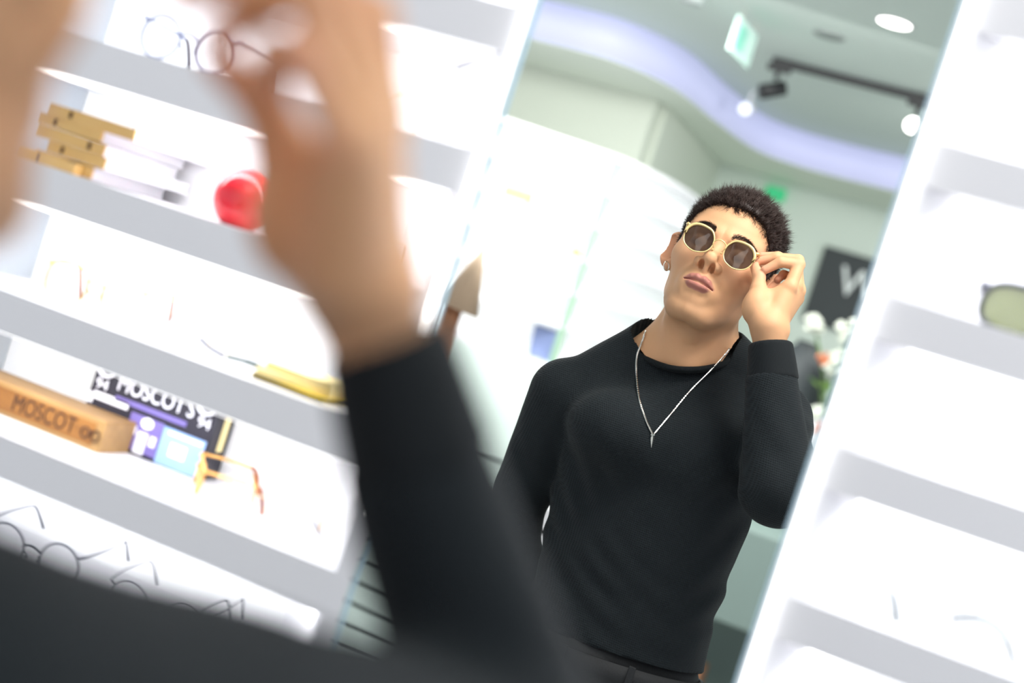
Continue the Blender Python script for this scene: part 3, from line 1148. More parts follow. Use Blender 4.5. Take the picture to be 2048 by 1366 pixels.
def make_glasses(name, label, cat, xf, kind='round', w=.047, h=.043, gap=.020, rim=.0008, metal='gold', tip='tortoise', lens='clear',
                 temple=.135, brow=False, group=None, open_=(0.0, 0.0), lens_parts=True, drop=.032):
    """xf maps local (x right, y up, z out of the front) to the place; temples run to -z"""
    base = np.mean([xf((0, -h / 2, 0))], axis=0)
    root = empty(name, base, label, cat, group)
    inv = -base
    L = lambda q: xf(q) + inv
    cx = gap / 2 + w / 2
    fr = MB()
    out = lens_outline(kind, w, h)
    for s in (-1, 1):
        fr.tube([L((s * (cx + x), y, -0.0022 * (x / (w / 2)) ** 2)) for x, y in out], rim, 8, True)
        if brow:
            top = [(x, y) for x, y in out if y > -0.04 * h]
            top = sorted(top, key=lambda q: q[0])
            k = len(top)
            fr.tube([L((s * (cx + x), y + .0004, .0003)) for x, y in top], [rim * (1.0 + 1.5 * min(1, max(0, (i / (k - 1) * 1.5)))) for i in range(k)], 8)
        # end piece
        fr.tube([L((s * (cx + w * .43), h * .30, 0)), L((s * (cx + w * .54), h * .36, -.0015)), L((s * (cx + w * .57), h * .36, -.006))], [rim * (2.2 if brow else 1.3)] * 3, 8)
    fr.build('frame', M[metal], root, True)
    MB().tube([L(p) for p in spline([(-gap / 2 - .0005, h * .12, 0), (-gap * .3, h * .20, .0025), (0, h * .235, .0035), (gap * .3, h * .20, .0025), (gap / 2 + .0005, h * .12, 0)], 5)], rim * 1.05, 8).build('bridge', M[metal], root, True)
    for s in (-1, 1):
        if lens_parts:
            mb = MB()
            ring = [mb.bm.verts.new(L((s * (cx + x), y, -0.0022 * (x / (w / 2)) ** 2))) for x, y in out]
            mid = [mb.bm.verts.new(L((s * (cx + x * .6), y * .6, .0004))) for x, y in out]
            cen = mb.bm.verts.new(L((s * cx, 0, .0010)))
            n = len(out)
            for i in range(n):
                j = (i + 1) % n
                mb.bm.faces.new((ring[i], ring[j], mid[j], mid[i]))
                mb.bm.faces.new((mid[i], mid[j], cen))
            mb.build('lens', M[lens], root, True)
        x0 = s * (cx + w * .57)
        sp = open_[0 if s < 0 else 1]
        t1, t2 = temple * .72, temple
        arm = spline([(x0, h * .36, -.006), (x0 + s * .003 + sp * .4, h * .36, -t1 * .5), (x0 + s * .001 + sp * .8, h * .33, -t1), (x0 - s * .002 + sp, h * .22, -t1 - .012), (x0 - s * .004 + sp, h * .36 - drop, -t2)], 5)
        tp = MB().tube([L(p) for p in arm[:13]], rim * 1.0, 8).build('temple', M[metal], root, True)
        MB().tube([L(p) for p in arm[12:]], [rim * 1.25 + .0006 * i / 9 for i in range(len(arm[12:]))], 8).build('temple_tip', M[tip], tp, True)
        MB().tube([L((s * gap * .45, h * .02, -.001)), L((s * gap * .36, -h * .06, -.005)), L((s * gap * .36, -h * .12, -.006))], rim * .6, 6).ball(L((s * gap * .36, -h * .13, -.006)), (.0018, .0030, .0018), 1).build('nose_pad', M[metal], root, True)
    return root


# the sunglasses he wears: a few degrees steeper than his eyes, held by one temple
g_roll = math.radians(25.3)
gx = CR * math.cos(g_roll) - CU * math.sin(g_roll)
gy = CU * math.cos(g_roll) + CR * math.sin(g_roll)
gz = -CF
gy_, gp = math.radians(12), math.radians(11)
gz, gx = gz * math.cos(gy_) - gx * math.sin(gy_), gx * math.cos(gy_) + gz * math.sin(gy_)
gz, gy = gz * math.cos(gp) + gy * math.sin(gp), gy * math.cos(gp) - gz * math.sin(gp)
GO = P(1437.5, 494, 2.213)
sun_xf = lambda q: GO + gx * q[0] + gy * q[1] + gz * q[2]
SUN = dict(kind='panto', w=.0475, h=.0445, gap=.0205, rim=.00105, metal='cream', tip='cream', lens='brownlens', temple=.128, brow=True, open_=(0, 0.0))
make_glasses('sunglasses', 'gold-rimmed sunglasses with brown lenses worn by the reflected man', 'sunglasses', sun_xf, **SUN)

# necklace: a silver box chain with a pointed pendant
chain_px = [(1300, 652, 2.43), (1291, 664, 2.395), (1284, 684, 2.372), (1274, 712, 2.318), (1273, 750, 2.268), (1279, 800, 2.237), (1292, 840, 2.222), (1305, 868, 2.217)]
chain_px2 = [(1308, 868, 2.217), (1340, 830, 2.222), (1380, 782, 2.236), (1420, 742, 2.262), (1447, 712, 2.308), (1458, 697, 2.352), (1452, 688, 2.42)]
nk = empty('necklace', P(1305, 868, 2.217), 'silver box-chain necklace with pointed pendant on the black jersey', 'necklace')


def on_sweater(p):
    """rests the chain on the cloth or skin just under it"""
    p = np.array(p, float)
    for _ in range(12):
        q = A_(p[None])
        d = min(float(sweater_sdf(q)[0]), float(neck_sdf(q)[0]), float(np.linalg.norm(np.array(col_pts) - p, axis=1).min()) - 0.008)
        v = p - CP
        v /= np.linalg.norm(v)
        p = p + v * (d - 0.0016)
    return p


for part in (chain_px, chain_px2):
    pts = spline([(P(*q) if q[2] > 2.41 else on_sweater(P(*q))) - P(1305, 868, 2.217) for q in part], 12)
    rad = [0.00125 + 0.00035 * (i % 2) for i in range(len(pts))]
    pts2 = spline(pts, 2)
    MB().tube(pts2, [0.00122 + 0.00045 * (i % 2) for i in range(len(pts2))], 6).build('chain', M['silver'], nk, False)
pend = MB()
pc = on_sweater(P(1306, 871, 2.2165)) - P(1305, 868, 2.217)
dn = P(1303, 893, 2.2165) - P(1306, 871, 2.2165)
dn = dn / np.linalg.norm(dn)
pend.tube([pc + dn * t for t in (0, .003, .008, .019)], [.0016, .0030, .0026, .0002], 4)
pend.tube([pc + np.array([-.003, -.002, 0]), pc + np.array([.003, -.002, .002])], .0014, 6)
pend.build('pendant', M['silver'], nk, False)

# hoop earring
er = P(1333, 532, 2.335)
hp = MB()
hp.tube([np.array([0.0062 * math.cos(a) * CR[i] * 0.75 + 0.0075 * math.sin(a) * CU[i] + 0.003 * math.cos(a) * CF[i] for i in range(3)]) for a in np.linspace(0, 2 * PI, 28, endpoint=False)], .0011, 8, True)
e_ = hp.build('hoop_earring', M['silver'], None, True)
e_.location = er
tag(e_, 'small silver hoop earring in the ear on the left of the reflected face', 'earring')

# ------------------------------------------------------------------ the shop: structure
# the mirror hangs in the wall at y = MY; what it shows is built behind it as the true mirror image, at true size and distance
MY = 1.305
CEIL = 2.9


def struct(o):
    return tag(o, kind='structure')


struct(MB().box((-0.5, 4.2, -.02), (13, 12.4, .04)).build('floor', M['floor']))
cove = spline([(-7, 6.75, 0), (-4.2, 6.66, 0), (-3.2, 6.64, 0), (-2.53, 6.64, 0), (-2.11, 6.66, 0), (-1.86, 7.0, 0), (-1.75, 7.70, 0), (-1.62, 8.28, 0), (-1.40, 8.46, 0), (-1.10, 8.47, 0), (-0.7, 8.4, 0), (0.5, 8.25, 0), (6, 8.0, 0)], 8)
outl = [(p[0], p[1]) for p in cove]
struct(MB().prism([(-7, -2)] + outl + [(6, -2)], CEIL, CEIL + .04).build('ceiling', M['ceiling']))
SOF = 2.70
struct(MB().prism(outl + [(6, 10.4), (-7, 10.4)], SOF, SOF + .03).build('ceiling_soffit', M['soffit']))
cv = MB()
lo = [cv.bm.verts.new((x, y - .004, SOF + .004)) for x, y in outl]
hi = [cv.bm.verts.new((x, y - .004, CEIL)) for x, y in outl]
lo2 = [cv.bm.verts.new((x, y + .012, SOF + .004)) for x, y in outl]
hi2 = [cv.bm.verts.new((x, y + .012, CEIL)) for x, y in outl]
for i in range(len(outl) - 1):
    for A, B in ((lo, hi), (hi, hi2), (hi2, lo2), (lo2, lo)):
        cv.bm.faces.new((A[i], A[i + 1], B[i + 1], B[i]))
cv = cv.build('cove_light', M['cove'], None, True)
tag(cv, 'lavender light cove winding along the ceiling edge', 'cove light')

struct(MB().box((-4.5, 7.5, 1.36), (4.90, .1, 2.72)).build('wall_back_left', M['wall_green']))
struct(MB().box((-2.055, 8.46, 1.36), (.09, 1.79, 2.72)).build('wall_return', M['wall_green']))
struct(MB().box((1.9, 9.35, 1.36), (8.0, .1, 2.72)).build('wall_back', M['wall_mint']))
struct(MB().box((-.31, 1.40, 2.66), (.60, .19, .48)).build('wall_over_mirror', M['white']))

# the mirror's own polished edge, all round
x0, x1 = -.504, -.119
mr = MB()
for c, s in ((((x0 + x1) / 2, MY, .062), (x1 - x0, .006, .004)), (((x0 + x1) / 2, MY, 2.418), (x1 - x0, .006, .004)),
             ((x0 + .0015, MY, 1.24), (.003, .006, 2.36)), ((x1 - .0015, MY, 1.24), (.003, .006, 2.36))):
    mr.box(c, s)
mr = mr.build('mirror', M['glass_edge'])
tag(mr, 'tall narrow frameless mirror between the two white shelf units, its polished edge', 'mirror')


# ------------------------------------------------------------------ shelf units
def shelf_unit(label, poly, tops, thick, end_poly, part_x, back_x, led_x, strip_x, power):
    root = empty('display_shelf_unit', (sum(p[0] for p in poly) / len(poly), 1.4, 0), label, 'shelf unit')
    inv = Matrix.Translation(-root.location)

    def add(mb, name, m, par=root):
        o = mb.build(name, m, par)
        if par is root:
            o.data.transform(inv)
        else:
            o.data.transform(inv)
        return o
    for z in tops:
        b = add(MB().prism(poly, z - thick, z), 'shelf', M['white'])
        add(MB().box(((led_x[0] + led_x[1]) / 2, 1.325, z - thick - .002), (led_x[1] - led_x[0], .008, .004)), 'led_strip', M['led'], b)
        l = area('shelf_lamp', ((led_x[0] + led_x[1]) / 2, 1.335, z - thick - .006), ((led_x[0] + led_x[1]) / 2, 1.40, z - thick - .12), led_x[1] - led_x[0], .02, power * (led_x[1] - led_x[0]), (1, 1, 1))
    add(MB().prism(end_poly, .0, 2.42), 'end_panel', M['white'])
    add(MB().box(((back_x[0] + back_x[1]) / 2, 1.51, 1.21), (back_x[1] - back_x[0], .02, 2.42)), 'back_panel', M['shelf_back'])
    for px in part_x:
        add(MB().box((px, 1.402, 1.21), (.018, .194, 2.42)), 'partition', M['partition'])
    add(MB().tube([(strip_x, 1.2965, 1.24 if strip_x < -.3 else .85), (strip_x, 1.2965, 2.41)], .0042, 10), 'light_strip', M['led'])
    return root


LT = [0.885, 1.032, 1.178, 1.327, 1.470, 1.615, 1.760, 1.905]
RT = [0.889, 1.031, 1.172, 1.313, 1.454, 1.595, 1.737, 1.880, 2.02]
shelf_unit('white wall shelves with spectacles and books, left of the mirror',
           [(-1.90, 1.30), (-.522, 1.30), (-.66, 1.50), (-1.90, 1.50)], LT, .044,
           [(-.522, 1.30), (-.505, 1.30), (-.64, 1.52), (-.66, 1.52)], (-1.122, -1.89), (-1.90, -.632), (-1.105, -.548), -.5115, 1.6)
shelf_unit('white wall shelves with dark sunglasses, right of the mirror',
           [(-.100, 1.30), (.90, 1.30), (.90, 1.50), (.08, 1.50)], RT, .040,
           [(-.118, 1.30), (-.100, 1.30), (.08, 1.52), (.06, 1.52)], (.89,), (.052, .90), (-.070, .86), -.111, 1.6)


# ------------------------------------------------------------------ things on the left shelves
def stand(x, y, z, yaw=0.0, tilt=0.0, h=.043):
    """spectacles standing on a shelf, looking at the room; temples run back"""
    c, s = math.cos(yaw), math.sin(yaw)
    ct, st = math.cos(tilt), math.sin(tilt)

    def xf(q):
        lx, ly, lz = q
        ly, lz = ly * ct - lz * st, ly * st + lz * ct
        return np.array([x + lx * c + lz * s, y + lx * s - lz * c, z + h / 2 + .0015 + ly])
    return xf


GL = 'spectacles on the left shelves'
make_glasses('eyeglasses', 'round blue-grey wire spectacles on the shelf behind the raised hand', 'eyeglasses', stand(-.895, 1.345, 1.615, .05, 0, .052),
             kind='round', w=.047, h=.047, gap=.022, rim=.0017, metal='bluegrey', tip='gunmetal', lens='clear', temple=.125, drop=.045)
make_glasses('eyeglasses', 'thin gold squarish spectacles left end of the shelf under the red ornament', 'eyeglasses', stand(-.935, 1.375, 1.327, .25, 0, .046),
             kind='square', w=.048, h=.044, gap=.02, rim=.0015, metal='gold', tip='tortoise', lens='clear', temple=.12, drop=.040)
make_glasses('eyeglasses', 'pale rimless-looking spectacles with a red tip, right of the gold pair', 'eyeglasses', stand(-.808, 1.400, 1.327, .10, 0, .044),
             kind='round', w=.045, h=.040, gap=.02, rim=.0005, metal='palegold', tip='tortoise', lens='clear', temple=.115, drop=.042)
make_glasses('eyeglasses', 'amber tortoise spectacles at the right end of the black printed box', 'eyeglasses', stand(-.757, 1.405, 1.178, -1.0, 0, .036),
             kind='square', w=.040, h=.033, gap=.018, rim=.0018, metal='amber', tip='tortoise', lens='clear', temple=.075, drop=.030)
make_glasses('eyeglasses', 'pale gold spectacles near the mirror end of the printed box shelf', 'eyeglasses', stand(-.652, 1.36, 1.178, .10, 0, .042),
             kind='round', w=.036, h=.034, gap=.016, rim=.0005, metal='palegold', tip='amber', lens='clear', temple=.09, drop=.038)
make_glasses('eyeglasses', 'round black wire spectacles on the lowest visible shelf at the left edge', 'eyeglasses', stand(-.892, 1.345, 1.032, .12, 0.1, .050),
             kind='round', w=.048, h=.046, gap=.021, rim=.0012, metal='gunmetal', tip='gunmetal', lens='clear', temple=.125, drop=.034)
make_glasses('eyeglasses', 'black wire spectacles half hidden behind the shoulder, second on the lowest shelf', 'eyeglasses', stand(-.725, 1.345, 1.032, .10, 0.1, .044),
             kind='round', w=.046, h=.043, gap=.021, rim=.0008, metal='gunmetal', tip='gunmetal', lens='clear', temple=.115, drop=.034)
make_glasses('eyeglasses', 'black wire spectacles at the mirror end of the lowest visible shelf', 'eyeglasses', stand(-.612, 1.33, 1.032, .10, 0.1, .044),
             kind='round', w=.046, h=.043, gap=.021, rim=.0008, metal='gunmetal', tip='gunmetal', lens='clear', temple=.11, drop=.034)
make_glasses('eyeglasses', 'fine gold round spectacles on the top visible shelf right of the hand', 'eyeglasses', stand(-.668, 1.37, 1.615, .10, 0, .044),
             kind='round', w=.046, h=.043, gap=.021, rim=.0008, metal='gold', tip='gold', lens='clear', temple=.11, drop=.040)
make_glasses('eyeglasses', 'pale pink-tipped spectacles on the ornament shelf at the mirror end', 'eyeglasses', stand(-.668, 1.36, 1.470, .10, 0, .044),
             kind='round', w=.046, h=.043, gap=.021, rim=.0006, metal='palegold', tip='tortoise', lens='clear', temple=.10, drop=.042)

# stacked books with ochre spines
books = [(-.985, 1.4775, .075, .0135, .150, .02), (-.973, 1.4915, .078, .0130, .165, -.03), (-.985, 1.5050, .086, .0135, .160, .04),
         (-.990, 1.5185, .084, .0120, .165, -.02), (-.966, 1.5310, .112, .0130, .175, .03)]
names = ['lowest white book', 'second lowest white book', 'middle white book', 'second white book from the top', 'top white book']
for (x, z, w, h, d, rz), nm in zip(books, names):
    b = empty('book', (x, 1.325, z - h / 2), nm + ' of the stack with ochre spines', 'book', 'stacked books with ochre spines', (0, 0, rz))
    MB().box((0, d / 2 + .002, h / 2), (w - .003, d - .004, h - .003)).build('page_block', M['paper'], b)
    cvb = MB()
    cvb.box((0, d / 2, .0008), (w, d, .0015))
    cvb.box((0, d / 2, h - .0008), (w, d, .0015))
    cvb.build('cover', M['paper'], b)
    sp_ = MB().box((0, .0, h / 2), (w, .003, h)).build('spine', M['spine'], b)
    MB().box((w * (.28 if h > .013 else -.25), -.0018, h / 2), (.004, .0008, h * .6)).build('spine_mark', M['burnt'], sp_)
rl_ = empty('wooden_ruler', (-1.0, 1.322, 1.470), 'short pale wooden strip lying before the stacked books', 'ruler', None, (0, 0, -.12))
MB().box((0, 0, .006), (.082, .014, .012), None, .0008).build('strip', M['spine'], rl_)
MB().box((-.012, -.0072, .006), (.003, .0008, .010)).box((.030, .004, .0124), (.014, .010, .0006)).build('ink_mark', M['gunmetal'], rl_)

# red ornament, flat at the foot
rr = .0315
prof = [(rr * math.cos(a), rr + rr * 1.05 * math.sin(a)) for a in np.linspace(-1.05, PI / 2 - .02, 22)]
prof = [(r, z - prof[0][1]) for r, z in prof]
prof = [(prof[0][0] * .9, 0)] + prof
o = MB().lathe(prof, (0, 0, 0), 40).build('red_ornament', M['red'], None, True)
o.location = (-.775, 1.352, 1.470)
o.scale = (1.02, 1.02, 1.02)
tag(o, 'glossy red round ornament with flat base on the shelf beside the arm', 'ornament')

# magazines at the end of the third shelf
for k, (z, h, w, d, rz, mc, nm) in enumerate(((1.3272, .006, .092, .066, -.10, 'yellow', 'yellow-covered magazine lying lowest by the wrist'), (1.3334, .007, .086, .060, .06, 'yellowpage', 'cream magazine on top of the yellow one'),
                                          (1.3406, .008, .080, .056, -.05, 'yellowpage', 'topmost curled cream magazine by the wrist'))):
    b = empty('magazine', (-.646 + .002 * k, 1.322 + .004 * k, z), nm, 'magazine', None, (0, 0, rz))
    MB().box((0, d / 2, h * .5), (w - .002, d - .002, h * .8)).build('page_block', M['yellowpage' if k else 'posterblack'], b)
    MB().box((0, d / 2, h - .0004), (w, d, .0008)).box((0, d / 2, .0004), (w, d, .0008)).build('cover', M[mc], b)
o = MB().tube(spline([(-.03, 0, .003), (-.012, 0, .0045), (.004, .002, .0050), (.03, .004, .0035), (.045, .004, .0028)], 6), [.0012] + [.0024] * 8 + [.0030] * 8 + [.0022] * 7 + [.001], 8).build('spectacle_temple', M['greentemple'], None, True)
o.location = (-.735, 1.40, 1.327)
tag(o, 'loose green and yellow spectacle temple lying before the magazines', 'spectacle temple')
o = MB().tube(spline([(-.018, 0, .012), (-.006, .002, .006), (.008, .003, .003), (.016, .003, .0022)], 6), .0020, 8).build('spectacle_temple', M['gunmetal'], None, True)
o.location = (-.785, 1.40, 1.327)
tag(o, 'loose dark curved spectacle temple tip left of the green one', 'spectacle temple')

# wooden block with burnt lettering
bk = empty('wooden_block', (-.985, 1.42, 1.178), 'wooden block with burnt lettering on the left shelf', 'wooden block', None, (0, 0, .0))
MB().box((0, 0, .0185), (.215, .062, .037), None, .0015).build('block', M['wood'], bk)
MB().box((-.002, -.0312, .0185), (.196, .0012, .026)).build('lettered_face', M['woodface'], bk)
tm = link('lettering', text_mesh('MOSCOT', .0275, .0004), M['burnt'], bk)
tm.rotation_euler = (PI / 2, 0, 0)
tm.location = (.026, -.0322, .0185)
tm.data.transform(Matrix.Diagonal((.78, 1.0, 1, 1)))
ic = MB()
for s in (-1, 1):
    ic.tube([(.092 + s * .007 + .0055 * math.cos(a), -.0322, .0175 + .006 * math.sin(a)) for a in np.linspace(0, 2 * PI, 20, endpoint=False)], .0011, 6, True)
ic.tube([(.0905, -.0322, .020), (.092, -.0322, .0215), (.0935, -.0322, .020)], .0009, 6)
ic.build('spectacle_mark', M['burnt'], bk)

# black printed box
bx = empty('printed_box', (-.866, 1.452, 1.178), 'black and white printed box with big white lettering behind the wooden block', 'box', None, (0, 0, 0))
bw, bh, bd = .172, .096, .042
MB().box((0, bd / 2, bh / 2), (bw, bd, bh)).build('box_body', M['posterblack'], bx)


def pr(name, m, *rects, lift=.0006):
    mb = MB()
    for cx_, cz_, w_, h_ in rects:
        mb.box((cx_, -lift, cz_), (w_, .0012, h_))
    return mb.build(name, M[m], bx)


tt = link('title_lettering', text_mesh("MOSCOT'S", .026, .0005), M['posterwhite'], bx)
tt.data.transform(Matrix.Diagonal((.86, 1.05, 1, 1)))
tt.rotation_euler = (PI / 2, 0, 0)
tt.location = (0.002, -.001, .073)
for s in (-1, 1):
    t_ = link('number_lettering', text_mesh('94', .018, .0005), M['posterwhite'], bx)
    t_.rotation_euler = (PI / 2, 0, 0)
    t_.location = (s * .072, -.001, .064)
    MB().tube([(s * .070 + .011 * math.cos(a), -.001, .084 + .009 * math.sin(a)) for a in np.linspace(0, 2 * PI, 24, endpoint=False)], .0042, 8, True, .4).build('eye_ring', M['posterwhite'], bx, True)
st_ = link('subtitle_lettering', text_mesh('OPTICIANS OF THE EAST SIDE', .0075, .0004), M['posterwhite'], bx)
st_.rotation_euler = (PI / 2, 0, 0)
st_.location = (.0, -.001, .0545)
bpy.data.objects.remove(st_)
pr('grey_text_band', 'posterviolet', (.0, .0555, .100, .006))
pr('white_caption', 'posterwhite', (-.055, .0505, .05, .009), (-.083, .046, .008, .012))
pr('violet_picture', 'posterviolet', (.000, .026, .046, .042))
fg = MB()
fg.ball((.002, -.0018, .040), (.009, .0006, .007), 2)
fg.box((.0, -.0016, .016), (.014, .0012, .026))
fg.box((-.014, -.0016, .028), (.008, .0012, .010)).box((.015, -.0016, .022), (.008, .0012, .012))
fg.build('figure_print', M['posterwhite'], bx)
pr('blue_picture', 'posterblue', (.053, .023, .058, .044))
pr('blue_picture_highlight', 'posterwhite', (.050, .022, .022, .016), (.055, .040, .046, .004), lift=.0012)
MB().box((bw / 2 + .0006, bd * .6, bh * .62), (.0012, .012, .05)).build('side_label', M['yellowpage'], bx)

# things on the right shelves
sg = make_glasses('sunglasses', 'dark wraparound sunglasses with mirrored yellow-green lenses at the right edge', 'sunglasses', stand(.047, 1.335, 1.595, -.1, -.05, .042),
                  kind='square', w=.066, h=.044, gap=.012, rim=.0024, metal='gunmetal', tip='gunmetal', lens='yellowlens', temple=.12, drop=.03)
make_glasses('eyeglasses', 'pale grey-green spectacles with one temple raised, lower right shelf', 'eyeglasses', stand(.105, 1.37, 1.313, .2, 0, .042),
             kind='round', w=.046, h=.042, gap=.02, rim=.0008, metal='silver', tip='tortoise', lens='clear', temple=.12, drop=.03)
o = MB().tube(spline([(-.014, .0, .030), (-.004, .0, .031), (.006, 0, .020), (.014, 0, .002)], 6), [.0020] * 10 + [.0028] * 9, 8).build('spectacle_temple', M['greentemple'], None, True)
o.location = (-.020, 1.36, 1.313)
tag(o, 'grey-green spectacle temple bent down on the lower right shelf', 'spectacle temple')
o = MB().tube(spline([(-.030, .0, .026), (-.010, .0, .034), (.014, 0, .030), (.032, 0, .006)], 6), [.0026] * 19, 8).build('spectacle_temple', M['greentemple'], None, True)
o.location = (.066, 1.335, 1.313)
tag(o, 'long curved grey-green spectacle temple at the lower right corner', 'spectacle temple')
o = MB().ball((0, 0, .0035), (.003, .003, .0035), 2).build('bead', M['greentemple'], None, True)
o.location = (.032, 1.36, 1.454)
tag(o, 'tiny green bead on the middle right shelf', 'bead')

# ------------------------------------------------------------------ the shop behind the man, as the mirror shows it
front = spline([(-4.6, 5.2, 0), (-3.4, 5.55, 0), (-2.6, 5.86, 0), (-2.1, 6.10, 0), (-1.80, 6.26, 0), (-1.66, 6.50, 0), (-1.59, 6.85, 0), (-1.56, 7.35, 0)], 8)
fr2 = [(p[0], p[1]) for p in front]
wall = empty('curved_display_wall', (-2.4, 6.4, 0), 'curved backlit display wall of white shelves behind the reflected man', 'display wall')
back = [(fr2[-1][0] - .02, 7.40), (-4.6, 7.40)]
pth = fr2 + back


def off(mb, name, m, par=wall, smooth=False):
    o = mb.build(name, M[m], par, smooth)
    o.data.transform(Matrix.Translation((2.4, -6.4, 0)))
    return o


inset = [(x - .10, y + .10) for x, y in fr2]
sheet = MB()
a_ = [sheet.bm.verts.new((x, y, 1.22)) for x, y in inset]
b_ = [sheet.bm.verts.new((x, y, 2.20)) for x, y in inset]
c2 = [sheet.bm.verts.new((x - .02, y + .02, 1.22)) for x, y in inset]
d2 = [sheet.bm.verts.new((x - .02, y + .02, 2.20)) for x, y in inset]
for i in range(len(inset) - 1):
    for A, B in ((a_, b_), (b_, d2), (d2, c2), (c2, a_)):
        sheet.bm.faces.new((A[i], A[i + 1], B[i + 1], B[i]))
off(sheet, 'backlit_panel', 'lit')
for z in (1.40, 1.56, 1.72, 1.88, 2.04):
    mb = MB()
    mb.prism([(x, y) for x, y in fr2] + [(x, y) for x, y in inset[::-1]], z - .012, z)
    off(mb, 'shelf', 'white')
off(MB().prism(pth, 2.19, 2.215), 'top_board', 'white')
off(MB().prism(pth, 1.19, 1.22), 'counter_board', 'white')
base = MB()
base.prism(pth, .06, 1.19)
off(base, 'base_cabinet', 'slat')
for z in (.16, .30, .44, .58, .72):
    gv = MB()
    gv.tube([(x, y - .002, z) for x, y in fr2], .008, 6)
    off(gv, 'groove', 'darkgrey')
off(MB().box((-1.815, 6.262, 1.705), (.03, .03, .97)), 'upright_post', 'postgreen')
off(MB().box((-3.0, 6.3, .03), (3.0, 1.6, .06)), 'plinth', 'darkgrey')


def on_wall(px, py, label, name, cat, build):
    """stands a small thing on the nearest shelf of the display wall"""
    x, y, z = on_y(px, py, 6.1)
    i = min(range(len(fr2)), key=lambda k: abs(fr2[k][0] - x))
    y = fr2[i][1] + .045
    x, _, z = on_y(px, py, y)
    z = min((1.22, 1.40, 1.56, 1.72, 1.88, 2.04), key=lambda s: abs(s + .015 - z))
    o = build()
    o.location = (x, y, z)
    return tag(o, label, cat)


def tiny_specs(m, s=1.0):
    mb = MB()
    for k in (-1, 1):
        mb.tube([(k * .033 + .022 * math.cos(a), 0, .022 * s + .020 * s * math.sin(a)) for a in np.linspace(0, 2 * PI, 16, endpoint=False)], .0025, 6, True)
        mb.tube([(k * .056, 0, .026 * s), (k * .056, .035, .026 * s)], .002, 6)
    mb.tube([(-.011, 0, .026 * s), (.011, 0, .026 * s)], .0022, 6)
    return mb.build('eyeglasses', M[m], None, True)


on_wall(1030, 410, 'yellow-green folded case on the bright curved wall, far left', 'spectacle_case', 'case', lambda: MB().box((0, .0, .03), (.14, .05, .05), None, .012).box((0, 0, .004), (.17, .06, .008)).build('spectacle_case', mat('olive_yellow', (.55, .55, .22), .5), None, True))
on_wall(1150, 512, 'orange peaked ornament on the bright curved wall', 'orange_ornament', 'ornament', lambda: MB().tube([(0, 0, 0), (0, 0, .02), (0, 0, .045)], [.045, .03, .003], 14).build('orange_ornament', mat('orange', (.75, .33, .12), .5), None, True))
on_wall(1085, 692, 'blue and grey leaflet holder standing on the counter of the bright wall', 'leaflet_holder', 'leaflet holder',
        lambda: MB().box((0, 0, .075), (.11, .03, .15), Matrix.Rotation(.25, 3, 'X')).build('leaflet_holder', mat('leaflet_blue', (.22, .28, .5), .5), None))
for px_, py_, lb in ((1265, 405, 'uppermost dark spectacles beside the upright post of the bright wall'), (1258, 458, 'second dark spectacles down beside the upright post'), (1243, 502, 'third dark spectacles down beside the upright post'),
                     (1212, 590, 'fourth dark spectacles down, left of the upright post')):
    on_wall(px_, py_, lb, 'eyeglasses', 'eyeglasses', lambda: tiny_specs('greentemple', .8))['group'] = 'spectacles on the curved wall'

# pale drawer cabinet low on the left
cb = empty('drawer_cabinet', (-1.86, 4.25, 0), 'pale green cabinet with dark drawer gaps, low by the left shelves', 'cabinet')
MB().box((0, .25, .41), (.90, .50, .78)).build('carcass', M['darkgrey'], cb)
for k in range(10):
    MB().box((0, -.004, .045 + k * .073), (.90, .012, .060), None, .003).build('drawer', M['slat'], cb)

# white counter between arm and torso
ct = empty('counter', (-.74, 3.5, 0), 'white rounded counter with a dark seam, between the reflected arm and torso', 'counter')


def rrect(w, d, r, n=8):
    p = []
    for cx_, cy_, a0 in ((w / 2 - r, d / 2 - r, 0), (-w / 2 + r, d / 2 - r, PI / 2), (-w / 2 + r, -d / 2 + r, PI), (w / 2 - r, -d / 2 + r, 1.5 * PI)):
        p += [(cx_ + r * math.cos(a0 + a), cy_ + r * math.sin(a0 + a)) for a in np.linspace(0, PI / 2, n)]
    return p


MB().prism(rrect(.52, .6, .09), .985, 1.030).build('counter_top', M['white'], ct)
MB().prism(rrect(.50, .58, .08), .970, .985).build('seam', M['black'], ct)
MB().prism(rrect(.52, .6, .09), .0, .970).build('body', M['white'], ct)

# tan cone-headed stand at the mirror's left edge
tl = empty('tan_stand', (-1.645, 4.42, .80), 'tan cone-topped brown stand at the left edge of the mirror', 'stand')
MB().tube([(-.005, 0, .575), (.02, 0, .80)], [.076, .003], 20).build('cone_top', M['tan'], tl, True)
MB().tube([(-.03, 0, .02), (-.02, 0, .59)], [.026, .034], 14).build('stem', M['brown'], tl, True)
MB().lathe([(.11, 0), (.11, .015), (.03, .03)], (-.03, 0, 0), 28).build('foot', M['brown'], tl, True)

# low display plinth at the right, with boxes beneath
pl = empty('display_bench', (-.45, 6.15, 0), 'grey-green display bench seen under the raised elbow', 'bench')
MB().box((0, 0, .65), (1.5, .5, .40), None, .008).build('bench_body', M['bench'], pl)
for sx in (-.7, .7):
    for sy in (-.2, .2):
        MB().box((sx, sy, .225), (.04, .04, .45)).build('leg', M['black'], pl)
for k, (x, y, w, h, m, lb) in enumerate(((-.78, 6.05, .16, .22, 'brown', 'brown box on the floor under the display bench, nearest the torso'), (-.52, 6.1, .22, .14, 'black', 'black box on the floor under the display bench'),
                                       (-.95, 6.2, .14, .16, 'paper', 'whitish box on the floor at the far end under the bench'))):
    o = MB().box((0, 0, h / 2), (w, .2, h), None, .005).build('storage_box', M[m])
    o.location = (x, y, 0)
    tag(o, lb, 'box')

